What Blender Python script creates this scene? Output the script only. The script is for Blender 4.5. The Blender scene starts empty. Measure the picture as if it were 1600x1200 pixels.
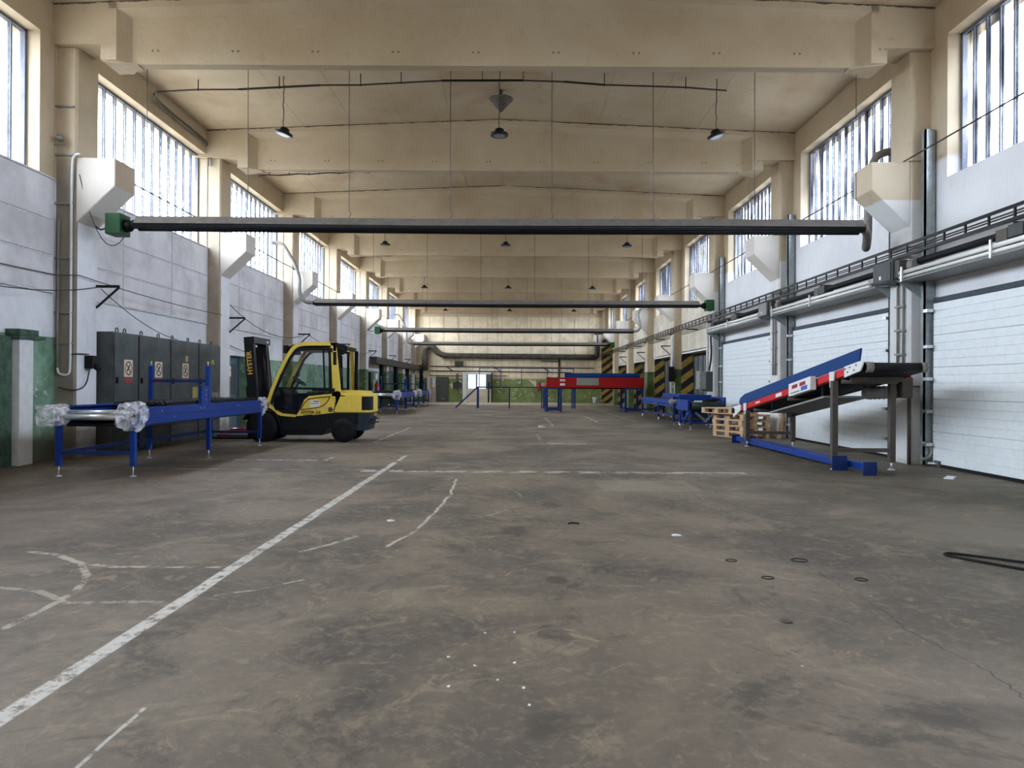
import bpy, math, random
from mathutils import Matrix, Vector, noise
random.seed(7)
SC = bpy.context.scene
COL = SC.collection
PI = math.pi

# ------------------------------------------------------------------ camera, sky, exposure
cam_d = bpy.data.cameras.new('camera')
cam_d.sensor_width = 36.0
cam_d.lens = 36.0 * 1156 / 1600
cam_d.clip_end = 300
cam = bpy.data.objects.new('camera', cam_d)
COL.objects.link(cam)
cam.matrix_world = (Matrix.Translation((0, 0, 1.26)) @ Matrix.Rotation(3 / 1156, 4, 'Z')
                    @ Matrix.Rotation(PI / 2 + 2 / 1156, 4, 'X') @ Matrix.Rotation(0.006, 4, 'Z'))
SC.camera = cam

world = bpy.data.worlds.new('sky')
SC.world = world
world.use_nodes = True
wn = world.node_tree
bg = wn.nodes['Background']
# bright overcast sky above the horizon, duller ground below it
_tc = wn.nodes.new('ShaderNodeTexCoord'); _sx = wn.nodes.new('ShaderNodeSeparateXYZ'); _mr = wn.nodes.new('ShaderNodeMapRange')
_mx = wn.nodes.new('ShaderNodeMix'); _mx.data_type = 'RGBA'
_mr.inputs[1].default_value = -0.02; _mr.inputs[2].default_value = 0.03
wn.links.new(_tc.outputs['Generated'], _sx.inputs[0]); wn.links.new(_sx.outputs[2], _mr.inputs[0])
wn.links.new(_mr.outputs[0], _mx.inputs[0]); wn.links.new(_mx.outputs[2], bg.inputs['Color'])
_mx.inputs[6].default_value = (0.27, 0.25, 0.22, 1); _mx.inputs[7].default_value = (0.95, 0.97, 1.0, 1)
bg.inputs['Strength'].default_value = 30.0

SC.view_settings.view_transform = 'Standard'
SC.view_settings.look = 'None'
SC.view_settings.gamma = 1.0
SC.view_settings.use_curve_mapping = False
SC.view_settings.exposure = 0.62
SC.cycles.max_bounces = 10
SC.cycles.diffuse_bounces = 6
SC.cycles.glossy_bounces = 3
SC.cycles.transparent_max_bounces = 12
SC.cycles.sample_clamp_indirect = 6.0

C = -0.37            # x of the middle of the hall; the camera stands a little right of it
BAY = 6.0
YC = 12.2            # front face of the first column in view
KMIN, KMAX = -4, 7   # column lines

# ------------------------------------------------------------------ material helpers
class NT:
    def __init__(s, name):
        s.m = bpy.data.materials.new(name); s.m.use_nodes = True
        s.t = s.m.node_tree; s.t.nodes.clear()
        s.out = s.t.nodes.new('ShaderNodeOutputMaterial')
        s.b = s.t.nodes.new('ShaderNodeBsdfPrincipled')
        s.t.links.new(s.b.outputs[0], s.out.inputs[0])
        s._pos = None
    def n(s, kind, **kw):
        x = s.t.nodes.new(kind)
        for k, v in kw.items(): setattr(x, k, v)
        return x
    def put(s, sock, v):
        if isinstance(v, bpy.types.NodeSocket): s.t.links.new(v, sock)
        elif isinstance(v, (tuple, list)):
            sock.default_value = tuple(v) + ((1,) if len(v) == 3 and len(sock.default_value) == 4 else ())
        else: sock.default_value = v
    def pos(s):
        if s._pos is None: s._pos = s.n('ShaderNodeNewGeometry')
        return s._pos.outputs['Position']
    def normal(s):
        s.pos(); return s._pos.outputs['Normal']
    def objco(s): return s.n('ShaderNodeTexCoord').outputs['Object']
    def sep(s, v):
        x = s.n('ShaderNodeSeparateXYZ'); s.put(x.inputs[0], v); return x.outputs
    def scale(s, v, sc):
        x = s.n('ShaderNodeVectorMath', operation='MULTIPLY'); s.put(x.inputs[0], v); x.inputs[1].default_value = sc
        return x.outputs[0]
    def noise(s, v, scale, detail=4, rough=0.6, dist=0.0):
        x = s.n('ShaderNodeTexNoise'); s.put(x.inputs['Vector'], v)
        x.inputs['Scale'].default_value = scale; x.inputs['Detail'].default_value = detail
        x.inputs['Roughness'].default_value = rough; x.inputs['Distortion'].default_value = dist
        return x.outputs['Fac']
    def m2(s, op, a, b=0.0, c=None, clamp=False):
        x = s.n('ShaderNodeMath', operation=op); x.use_clamp = clamp
        s.put(x.inputs[0], a); s.put(x.inputs[1], b)
        if c is not None: s.put(x.inputs[2], c)
        return x.outputs[0]
    def step(s, v, lo, hi, a=0.0, b=1.0):
        x = s.n('ShaderNodeMapRange'); x.interpolation_type = 'SMOOTHSTEP'
        s.put(x.inputs[0], v); x.inputs[1].default_value = lo; x.inputs[2].default_value = hi
        x.inputs[3].default_value = a; x.inputs[4].default_value = b
        return x.outputs[0]
    def band(s, v, lo, hi, e=0.01):
        return s.m2('MULTIPLY', s.step(v, lo - e, lo + e), s.step(v, hi - e, hi + e, 1.0, 0.0))
    def mul(s, a, b): return s.m2('MULTIPLY', a, b)
    def mix(s, f, a, b):
        x = s.n('ShaderNodeMix', data_type='RGBA'); s.put(x.inputs[0], f)
        s.put(x.inputs[6], a); s.put(x.inputs[7], b); return x.outputs[2]
    def bump(s, h, strength=0.2, dist=0.02):
        x = s.n('ShaderNodeBump'); x.inputs['Strength'].default_value = strength
        x.inputs['Distance'].default_value = dist; s.put(x.inputs['Height'], h)
        s.t.links.new(x.outputs[0], s.b.inputs['Normal'])
    def done(s, color, rough=0.8, metal=0.0, spec=None):
        s.put(s.b.inputs['Base Color'], color); s.put(s.b.inputs['Roughness'], rough)
        s.b.inputs['Metallic'].default_value = metal
        if spec is not None: s.b.inputs['Specular IOR Level'].default_value = spec
        return s.m

def plain(name, col, rough=0.5, metal=0.0, var=0.12, scale=9.0, spec=0.25):
    n = NT(name)
    f = n.noise(n.objco(), scale, 3)
    c = n.mix(n.step(f, 0.35, 0.7), tuple(min(1, x * (1 + var)) for x in col), tuple(x * (1 - var) for x in col))
    return n.done(c, rough, metal, spec)

BEIGE, BEIGE2, BEIGED = (0.58, 0.485, 0.345), (0.49, 0.39, 0.26), (0.33, 0.22, 0.125)
WHITE, WHITE2 = (0.80, 0.80, 0.82), (0.66, 0.66, 0.68)
GREEN_L, GREEN_D = (0.23, 0.38, 0.27), (0.11, 0.20, 0.12)

def beige_nodes(n, p, stain=0.6):
    big = n.noise(p, 0.45, 5, 0.6, 0.4)
    mid = n.noise(p, 3.5, 5, 0.65)
    fine = n.noise(p, 22, 3)
    c = n.mix(n.step(big, 0.38, 0.68), BEIGE, BEIGE2)
    c = n.mix(n.m2('MULTIPLY', n.step(mid, 0.55, 0.78), 0.35), c, BEIGED)
    big2 = n.noise(n.scale(p, (1, 0.6, 1.0)), 0.3, 4, 0.6)
    c = n.mix(n.m2('MULTIPLY', n.step(big2, 0.55, 0.75), stain * 0.5), c, BEIGED)
    h = n.m2('ADD', n.mul(mid, 0.6), n.mul(fine, 0.4))
    return c, h

def m_beige(name='beige plaster', stain=0.6):
    n = NT(name); c, h = beige_nodes(n, n.pos(), stain)
    n.bump(h, 0.35, 0.03); return n.done(c, 0.85)

def m_ceiling():
    n = NT('roof slab concrete'); p = n.pos(); c, h = beige_nodes(n, p, 1.0)
    s = n.sep(p)
    st = n.noise(n.scale(p, (0.5, 0.25, 1)), 0.8, 4, 0.6, 0.6)
    c = n.mix(n.mul(n.step(st, 0.54, 0.70), 0.5), c, (0.36, 0.19, 0.09))
    n.bump(h, 0.15, 0.02); return n.done(c, 0.9)

def dado(n, p, c, top=2.0, chips=True, green_l=GREEN_L, green_d=GREEN_D):
    s = n.sep(p); z = s[2]
    w = n.noise(p, 2.2, 4, 0.6)
    g = n.mix(n.step(w, 0.35, 0.7), green_l, green_d)
    f = n.noise(p, 5.0, 6, 0.75)
    ch = n.mul(n.step(f, 0.585, 0.61), n.step(n.noise(p, 0.7, 2), 0.38, 0.55))
    if chips: g = n.mix(ch, g, (0.62, 0.63, 0.60))
    wob = n.m2('MULTIPLY_ADD', n.noise(p, 1.5, 2), 0.04, z)
    return n.mix(n.step(wob, top + 0.015, top + 0.03, 1.0, 0.0), c, g)

def grime(n, p, c, h=0.55, col=(0.13, 0.11, 0.075), amt=0.85):
    z = n.sep(p)[2]
    f = n.m2('MULTIPLY_ADD', n.noise(p, 2.6, 5, 0.7), -0.75, n.m2('ADD', z, 0.35))
    return n.mix(n.mul(n.step(f, 0.0, h, 1.0, 0.0), amt), c, col)

def white_nodes(n, p):
    a = n.noise(p, 0.9, 5, 0.65); b = n.noise(n.scale(p, (1, 1, 0.35)), 3.0, 5, 0.7)
    c = n.mix(n.step(a, 0.35, 0.7), WHITE, WHITE2)
    c = n.mix(n.mul(n.step(b, 0.55, 0.75), 0.3), c, (0.33, 0.31, 0.30))
    return c, n.noise(p, 14, 4)

def m_wall_left():
    n = NT('left wall paint'); p = n.pos(); s = n.sep(p)
    c, h = white_nodes(n, p)
    cb, hb = beige_nodes(n, p, 0.5)
    c = n.mix(n.step(s[2], 4.5, 4.62), c, cb)
    c = dado(n, p, c, 2.0); c = grime(n, p, c, 0.75)
    n.bump(h, 0.4, 0.02); return n.done(c, 0.75)

def m_wall_right():
    n = NT('right wall paint'); p = n.pos(); s = n.sep(p)
    c, h = white_nodes(n, p)
    c = n.mix(0.5, c, (0.66, 0.655, 0.64))
    cb, hb = beige_nodes(n, p, 0.5)
    f = n.m2('MAXIMUM', n.step(s[2], 4.85, 5.0), n.step(s[1], 24.5, 24.6))
    c = n.mix(f, c, cb)
    g = dado(n, p, c, 2.0, True, (0.12, 0.17, 0.055), (0.07, 0.10, 0.03))
    c = n.mix(n.step(s[1], 24.7, 24.8), c, g)
    c = grime(n, p, c, 0.35, (0.2, 0.18, 0.14), 0.5)
    n.bump(h, 0.15, 0.02); return n.done(c, 0.7)

def m_wall_far():
    n = NT('end wall paint'); p = n.pos()
    c, h = beige_nodes(n, p, 0.3)
    c = n.mix(0.35, c, (0.78, 0.66, 0.45))
    c = dado(n, p, c, 1.72, True, (0.25, 0.31, 0.10), (0.16, 0.21, 0.06))
    f = n.noise(p, 0.9, 5, 0.7); z = n.sep(p)[2]
    c = n.mix(n.mul(n.step(f, 0.60, 0.62), n.step(z, 1.6, 1.7, 1.0, 0.0)), c, (0.75, 0.68, 0.5))
    n.bump(h, 0.3, 0.03); return n.done(c, 0.8)

def m_column(name, side, k):
    n = NT(name); p = n.pos(); s = n.sep(p)
    cb, h = beige_nodes(n, p, 0.3)
    c = cb
    if side == 'left':
        w, _ = white_nodes(n, p)
        cut = 3.95
        wob = n.m2('MULTIPLY_ADD', n.noise(p, 2.5, 3), 0.15, s[2])
        c = n.mix(n.step(wob, cut, cut + 0.12, 1.0, 0.0), cb, w)
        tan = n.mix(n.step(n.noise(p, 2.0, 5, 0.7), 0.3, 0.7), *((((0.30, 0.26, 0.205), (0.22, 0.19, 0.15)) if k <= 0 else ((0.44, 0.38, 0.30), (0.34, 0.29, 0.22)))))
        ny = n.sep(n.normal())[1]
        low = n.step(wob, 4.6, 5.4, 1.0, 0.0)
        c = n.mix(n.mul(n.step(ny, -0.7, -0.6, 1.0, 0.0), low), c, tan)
        if k >= 2: c = dado(n, p, c, 2.0, True, (0.11, 0.17, 0.07), (0.06, 0.10, 0.04))
        c = grime(n, p, c, 0.7)
    else:
        if k <= 2:
            w = n.mix(n.step(n.noise(p, 1.0, 4), 0.4, 0.7), (0.70, 0.69, 0.67), (0.60, 0.59, 0.57))
            wob = n.m2('MULTIPLY_ADD', n.noise(p, 3.0, 2), 0.05, s[2])
            c = n.mix(n.step(wob, 4.36, 4.40, 1.0, 0.0), cb, w)
            c = grime(n, p, c, 0.15, (0.25, 0.23, 0.19), 0.5)
        else:
            c = dado(n, p, c, 1.95, False, (0.12, 0.17, 0.055), (0.07, 0.10, 0.03))
    n.bump(h, 0.3, 0.02); return n.done(c, 0.8)

def m_floor():
    n = NT('worn concrete floor'); p = n.pos(); s = n.sep(p); x, y = s[0], s[1]
    a = n.noise(p, 0.55, 6, 0.62, 0.5); b = n.noise(p, 2.2, 6, 0.7, 0.8); d = n.noise(p, 16, 5, 0.7)
    st = n.noise(n.scale(p, (1, 0.35, 1)), 1.3, 6, 0.7, 1.2)
    c = n.mix(n.step(a, 0.38, 0.62), (0.185, 0.148, 0.106), (0.098, 0.081, 0.063))
    c = n.mix(n.mul(n.step(b, 0.52, 0.68), 0.6), c, (0.29, 0.232, 0.155))
    bl = n.noise(p, 1.1, 8, 0.72, 1.5)
    c = n.mix(n.mul(n.step(bl, 0.53, 0.64), 0.65), c, (0.060, 0.050, 0.040))
    c = n.mix(n.mul(n.step(st, 0.5, 0.75), 0.6), c, (0.10, 0.085, 0.068))
    c = n.mix(n.mul(n.step(d, 0.48, 0.7), 0.3), c, (0.32, 0.26, 0.19))
    c = n.mix(n.mul(n.step(n.noise(p, 45, 4, 0.8), 0.5, 0.7), 0.3), c, (0.08, 0.068, 0.055))
    pt = n.noise(p, 3.1, 7, 0.75, 2.0)
    c = n.mix(n.mul(n.step(pt, 0.55, 0.66), 0.6), c, (0.30, 0.235, 0.155))
    # greener, darker part along the dock doors; pinker on the left
    c = n.mix(n.mul(n.step(x, 1.5, 4.5), 0.30), c, (0.115, 0.108, 0.07))
    c = n.mix(n.mul(n.step(x, -5.0, -1.5, 1.0, 0.0), 0.25), c, (0.19, 0.14, 0.12))
    # oil stains
    v = n.n('ShaderNodeTexVoronoi'); n.put(v.inputs['Vector'], p); v.inputs['Scale'].default_value = 0.8
    oil = n.mul(n.step(n.m2('MULTIPLY_ADD', b, 0.12, v.outputs['Distance']), 0.10, 0.20, 1.0, 0.0), n.step(v.outputs['Color'], 0.45, 0.5))
    c = n.mix(n.mul(oil, 0.55), c, (0.06, 0.052, 0.045))
    wear = n.mul(n.step(n.noise(p, 9, 8, 0.85), 0.40, 0.52), n.step(n.noise(p, 1.7, 3), 0.25, 0.5, 0.55, 1.0))
    wear2 = n.step(n.noise(p, 4, 6, 0.8), 0.44, 0.56)
    paint = (0.56, 0.53, 0.47)
    wx = n.m2('MULTIPLY_ADD', n.noise(p, 1.2, 3), 0.05, x); wy = n.m2('MULTIPLY_ADD', n.noise(p, 1.2, 3), 0.05, y)
    def line(xa, xb, ya, yb, w=wear, amt=1.0, e=0.008):
        nonlocal c
        f = n.mul(n.mul(n.band(wx, xa, xb, e), n.band(wy, ya, yb, e)), n.mul(w, amt))
        c = n.mix(f, c, paint)
    line(-1.935, -1.845, 2.3, 12.0); line(-1.92, -1.85, 12.25, 13.2)
    line(-5.4, -3.05, 12.25, 12.33, wear2); line(-3.12, -3.05, 12.2, 12.9, wear2)
    line(-3.05, -2.97, 16.2, 21.8, wear2, 0.8); line(-1.405, -1.388, 2.2, 2.9, wear, 0.8, 0.004)
    line(-3.0, 2.0, 21.7, 21.8, wear2, 0.45); line(0.6, 0.68, 15.5, 19.5, wear2, 0.3)
    line(2.9, 2.99, 25.5, 31.5, wear2, 0.8); line(4.3, 4.4, 26, 44, wear2, 0.5); line(1.2, 1.3, 23, 29, wear2, 0.6)
    line(0.75, 1.6, 15.9, 16.3, wear2, 0.6)
    # scraped arcs left by turning wheels
    def arc(cx, cy, r, w, amt, x0=-99, x1=99, y0=-99, y1=99):
        nonlocal c
        dx = n.m2('SUBTRACT', wx, cx); dy = n.m2('SUBTRACT', wy, cy)
        rr = n.m2('SQRT', n.m2('ADD', n.mul(dx, dx), n.mul(dy, dy)))
        f = n.mul(n.band(rr, r, r + w, 0.012), n.mul(n.band(x, x0, x1, 0.1), n.band(y, y0, y1, 0.2)))
        c = n.mix(n.mul(n.mul(f, wear2), amt), c, (0.50, 0.46, 0.38))
    def seg(pts, w, amt):
        nonlocal c
        px = n.m2('MULTIPLY_ADD', n.noise(p, 3.0, 4), 0.09, n.m2('SUBTRACT', x, 0.045)); py = n.m2('MULTIPLY_ADD', n.noise(p, 2.6, 4), 0.09, n.m2('SUBTRACT', y, 0.045))
        best = None
        for (ax, ay), (bx, by) in zip(pts, pts[1:]):
            L2 = (bx - ax) ** 2 + (by - ay) ** 2
            ux = n.m2('SUBTRACT', px, ax); uy = n.m2('SUBTRACT', py, ay)
            t = n.m2('MULTIPLY', n.m2('MULTIPLY_ADD', ux, bx - ax, n.m2('MULTIPLY', uy, by - ay)), 1 / L2, clamp=True)
            ex = n.m2('MULTIPLY_ADD', t, ax - bx, ux); ey = n.m2('MULTIPLY_ADD', t, ay - by, uy)
            d2 = n.m2('MULTIPLY_ADD', ex, ex, n.m2('MULTIPLY', ey, ey))
            best = d2 if best is None else n.m2('MINIMUM', best, d2)
        f = n.step(best, (w * 0.4) ** 2, w ** 2, 1.0, 0.0)
        c = n.mix(n.mul(n.mul(f, n.step(n.noise(p, 6, 5, 0.8), 0.40, 0.54)), amt), c, (0.46, 0.41, 0.33))
    seg([(-0.76, 9.9), (-0.72, 8.4), (-0.75, 7.7), (-0.84, 6.4), (-0.98, 5.75)], 0.022, 1.0)
    seg([(-3.6, 5.51), (-3.32, 5.39), (-3.02, 5.16), (-2.72, 5.06), (-2.03, 5.08)], 0.035, 0.9)
    seg([(-3.02, 5.16), (-2.8, 4.87), (-2.66, 4.52), (-2.61, 4.26), (-2.60, 3.79)], 0.03, 0.8)
    seg([(-3.15, 4.54), (-2.85, 4.45), (-2.53, 4.23), (-2.03, 4.27)], 0.03, 0.6)
    seg([(-1.6, 5.56), (-1.42, 5.83), (-1.31, 6.13)], 0.03, 0.8)
    seg([(-1.76, 4.4), (-1.57, 4.52), (-1.3, 4.81)], 0.02, 0.7)
    arc(-1.9, 8.3, 2.0, 0.03, 0.35, x0=-0.4)
    for (ox, oy, rx, ry, am) in ((0.29, 4.81, 0.09, 0.12, 0.75), (0.02, 6.39, 0.13, 0.22, 0.6), (0.39, 7.76, 0.10, 0.2, 0.5), (0.15, 2.75, 0.12, 0.13, 0.5), (1.75, 2.85, 0.35, 0.15, 0.4), (1.7, 12.0, 0.12, 0.15, 0.6)):
        qx = n.m2('MULTIPLY', n.m2('SUBTRACT', wx, ox + 0.025), 1 / rx); qy = n.m2('MULTIPLY', n.m2('SUBTRACT', wy, oy + 0.025), 1 / ry)
        q = n.m2('MULTIPLY_ADD', b, 1.6, n.m2('ADD', n.mul(qx, qx), n.mul(qy, qy)))
        c = n.mix(n.mul(n.step(q, 1.0, 2.0, 1.0, 0.0), am), c, (0.055, 0.047, 0.04))
    # cross joint: pale band with a dark crack
    line(-7, -2.0, 10.88, 10.98, wear2, 0.4); line(-2.2, 3.4, 10.68, 10.93, wear2, 0.7)
    cy = n.m2('MULTIPLY_ADD', n.noise(p, 0.8, 5, 0.7), 0.30, y)
    c = n.mix(n.mul(n.band(cy, 11.13, 11.15, 0.006), n.band(x, -6.5, 6.2)), c, (0.05, 0.042, 0.035))
    cx = n.m2('MULTIPLY_ADD', n.noise(p, 0.8, 5, 0.7), 0.35, x)
    c = n.mix(n.mul(n.band(cx, 2.27, 2.278, 0.004), n.mul(n.band(y, 3.0, 16.0), 0.8)), c, (0.05, 0.042, 0.035))
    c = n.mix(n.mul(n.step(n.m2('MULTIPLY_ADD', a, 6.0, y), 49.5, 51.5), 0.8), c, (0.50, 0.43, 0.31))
    # cement patch
    c = n.mix(n.mul(n.mul(n.band(wx, 1.1, 2.3, 0.03), n.band(wy, 8.9, 9.9, 0.05)), 0.35), c, (0.34, 0.30, 0.22))
    # pale specks of rubble ground into the floor
    v2 = n.n('ShaderNodeTexVoronoi'); n.put(v2.inputs['Vector'], p); v2.inputs['Scale'].default_value = 5
    c = n.mix(n.mul(n.step(v2.outputs['Distance'], 0.03, 0.05, 1.0, 0.0), n.step(n.noise(p, 1.1, 2), 0.5, 0.6)), c, (0.5, 0.47, 0.4))
    n.bump(n.m2('ADD', n.mul(d, 0.5), n.mul(b, 0.5)), 0.25, 0.01)
    r = n.step(a, 0.3, 0.7, 0.55, 0.75)
    return n.done(c, r, 0, 0.3)

def m_glass(name, tint, streak, amt, streak_scale):
    n = NT(name); p = n.pos()
    f = n.noise(n.scale(p, (1, 3.0, 0.5)), streak_scale, 4, 0.6)
    c = n.mix(n.mul(n.step(f, 0.35, 0.7), amt), tint, streak)
    tr = n.n('ShaderNodeBsdfTransparent'); n.put(tr.inputs[0], c)
    gl = n.n('ShaderNodeBsdfGlossy'); gl.inputs['Roughness'].default_value = 0.15
    mx = n.n('ShaderNodeMixShader'); mx.inputs[0].default_value = 0.05
    n.t.links.new(tr.outputs[0], mx.inputs[1]); n.t.links.new(gl.outputs[0], mx.inputs[2])
    n.t.links.new(mx.outputs[0], n.out.inputs[0])
    return n.m

def m_hazard():
    n = NT('black and yellow stripes'); s = n.sep(n.pos())
    t = n.m2('FRACT', n.m2('MULTIPLY', n.m2('SUBTRACT', s[2], n.mul(s[0], 0.75)), 1.75))
    d = n.noise(n.pos(), 6, 4)
    c = n.mix(n.step(t, 0.48, 0.52), (0.012, 0.012, 0.012), n.mix(n.step(d, 0.4, 0.7), (0.42, 0.27, 0.045), (0.27, 0.17, 0.035)))
    return n.done(c, 0.6)

def m_plastic():
    n = NT('crumpled clear film'); p = n.objco()
    f = n.noise(p, 9, 6, 0.7, 1.0)
    n.bump(n.noise(p, 10, 4, 0.6, 1.0), 0.4, 0.02)
    n.b.inputs['Base Color'].default_value = (0.93, 0.93, 0.98, 1); n.b.inputs['Roughness'].default_value = 0.5
    n.put(n.b.inputs['Alpha'], n.step(f, 0.38, 0.62, 0.12, 0.62))
    return n.m

M = {}
M['beige'] = m_beige(); M['slab'] = m_ceiling()
M['wall_left'] = m_wall_left(); M['wall_right'] = m_wall_right(); M['wall_far'] = m_wall_far()
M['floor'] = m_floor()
M['glass_l'] = m_glass('ribbed glass left', (0.72, 0.75, 0.78), (0.36, 0.41, 0.50), 0.6, 1.6)
M['glass_r'] = m_glass('ribbed glass right', (0.72, 0.76, 0.82), (0.035, 0.05, 0.085), 0.88, 1.4)
M['hazard'] = m_hazard(); M['film'] = m_plastic()
M['mullion'] = plain('dark mullion', (0.16, 0.17, 0.20), 0.6)
M['panel_l'] = None
def m_panel(name, base, beige=False):
    n = NT(name); p = n.pos()
    a = n.noise(p, 1.1, 5, 0.65, 0.3); b = n.noise(p, 5, 5, 0.7)
    c = n.mix(n.step(a, 0.35, 0.68), base, tuple(x * 0.74 for x in base))
    c = n.mix(n.mul(n.step(b, 0.6, 0.8), 0.35), c, tuple(x * 0.4 for x in base))
    n.bump(n.noise(p, 14, 3), 0.2, 0.01)
    return n.done(c, 0.75)
M['panel_l'] = m_panel('dusty grey panel', (0.74, 0.72, 0.73))
M['panel_f'] = m_panel('end wall beige panel', (0.88, 0.75, 0.53))
M['panel_r'] = m_panel('right wall beige panel', (0.70, 0.62, 0.48))
M['batten'] = plain('white batten', (0.62, 0.61, 0.60), 0.7)
M['door_w'] = plain('white door steel', (0.76, 0.80, 0.80), 0.4, 0, 0.03)
M['galv'] = plain('galvanised steel', (0.30, 0.33, 0.33), 0.4, 0.6)
M['steel'] = plain('bright steel', (0.62, 0.64, 0.66), 0.3, 0.8)
M['black'] = plain('black rubber', (0.007, 0.007, 0.008), 0.6)
M['blackm'] = plain('black steel', (0.010, 0.011, 0.013), 0.38)
M['darkgrey'] = plain('dark grey steel', (0.066, 0.070, 0.070), 0.5)
M['cabinet'] = plain('switchboard grey', (0.075, 0.083, 0.083), 0.45, 0, 0.2, 3)
M['grey'] = plain('mid grey steel', (0.24, 0.24, 0.23), 0.5)
M['hood'] = plain('dull hood steel', (0.14, 0.125, 0.108), 0.6, 0.1)
M['flue'] = plain('flue grey', (0.22, 0.205, 0.185), 0.55, 0.1)
M['blue'] = plain('conveyor blue', (0.006, 0.038, 0.23), 0.5, 0, 0.1)
M['blue2'] = plain('guard blue', (0.001, 0.04, 0.17), 0.65, 0, 0.05)
M['blued'] = plain('deep blue', (0.012, 0.03, 0.14), 0.45)
M['red'] = plain('conveyor red', (0.55, 0.018, 0.022), 0.4, 0, 0.1)
M['redd'] = plain('dark red', (0.32, 0.006, 0.008), 0.45, 0, 0.1)
M['yellow'] = plain('machine yellow', (0.88, 0.66, 0.11), 0.33, 0, 0.04)
M['navy'] = plain('dark navy', (0.02, 0.032, 0.045), 0.45)
M['whitep'] = plain('white paint', (0.72, 0.72, 0.70), 0.5, 0, 0.05)
M['taupe'] = plain('taupe steel', (0.085, 0.072, 0.062), 0.45)
M['green_box'] = plain('burner green', (0.015, 0.07, 0.022), 0.5)
M['paper'] = plain('paper white', (0.78, 0.78, 0.80), 0.7, 0, 0.03)
M['tubewhite'] = plain('tube white', (0.88, 0.87, 0.82), 0.35, 0, 0.02)
M['signcream'] = plain('sign cream', (0.70, 0.58, 0.44), 0.6, 0, 0.05)
M['signred'] = plain('sign red', (0.45, 0.05, 0.05), 0.6, 0, 0.05)
M['signyellow'] = plain('sign yellow', (0.45, 0.42, 0.13), 0.6, 0, 0.05)
M['orange'] = plain('lettering yellow', (0.75, 0.48, 0.10), 0.5, 0, 0.02)
M['bluedoor'] = plain('blue grey door', (0.085, 0.13, 0.155), 0.5)
M['duct'] = plain('dirty dark duct', (0.062, 0.054, 0.042), 0.65, 0, 0.35, 3)
M['lens'] = plain('lamp lens', (0.30, 0.36, 0.44), 0.25, 0, 0.02)
M['greenp'] = plain('old green paint', (0.055, 0.10, 0.065), 0.7, 0, 0.3)
M['rust'] = plain('rusty dark door', (0.10, 0.105, 0.10), 0.6, 0, 0.35, 2)
M['cavity'] = plain('gap dirt', (0.05, 0.04, 0.03), 0.9)
M['wire'] = plain('dark wire', (0.06, 0.05, 0.045), 0.6)
M['lightmotor'] = plain('motor grey', (0.20, 0.19, 0.18), 0.45)

def m_wood(name, a, b):
    n = NT(name); p = n.objco()
    f = n.noise(n.scale(p, (3, 3, 30)), 2.5, 4, 0.6, 0.5); g = n.noise(p, 3, 3)
    c = n.mix(n.step(f, 0.35, 0.7), a, b); c = n.mix(n.mul(n.step(g, 0.5, 0.7), 0.3), c, tuple(x * 0.6 for x in b))
    return n.done(c, 0.75)
M['wood'] = m_wood('pallet wood', (0.62, 0.42, 0.25), (0.45, 0.27, 0.14))
def m_tglass():
    n = NT('cab glass'); tr = n.n('ShaderNodeBsdfTransparent'); n.put(tr.inputs[0], (0.82, 0.87, 0.86))
    gl = n.n('ShaderNodeBsdfGlossy'); gl.inputs['Roughness'].default_value = 0.03
    mx = n.n('ShaderNodeMixShader'); mx.inputs[0].default_value = 0.08
    n.t.links.new(tr.outputs[0], mx.inputs[1]); n.t.links.new(gl.outputs[0], mx.inputs[2]); n.t.links.new(mx.outputs[0], n.out.inputs[0])
    return n.m
M['cabglass'] = m_tglass()
def m_acrylic():
    n = NT('dusty clear sheet'); tr = n.n('ShaderNodeBsdfTransparent'); n.put(tr.inputs[0], (0.8, 0.8, 0.75))
    df = n.n('ShaderNodeBsdfDiffuse'); n.put(df.inputs[0], (0.45, 0.45, 0.38))
    mx = n.n('ShaderNodeMixShader'); mx.inputs[0].default_value = 0.45
    n.t.links.new(tr.outputs[0], mx.inputs[1]); n.t.links.new(df.outputs[0], mx.inputs[2]); n.t.links.new(mx.outputs[0], n.out.inputs[0])
    return n.m
M['acrylic'] = m_acrylic()

# ------------------------------------------------------------------ geometry helpers
def worldloc(o):
    v = Vector((0, 0, 0))
    while o is not None: v += o.location; o = o.parent
    return v

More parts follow.
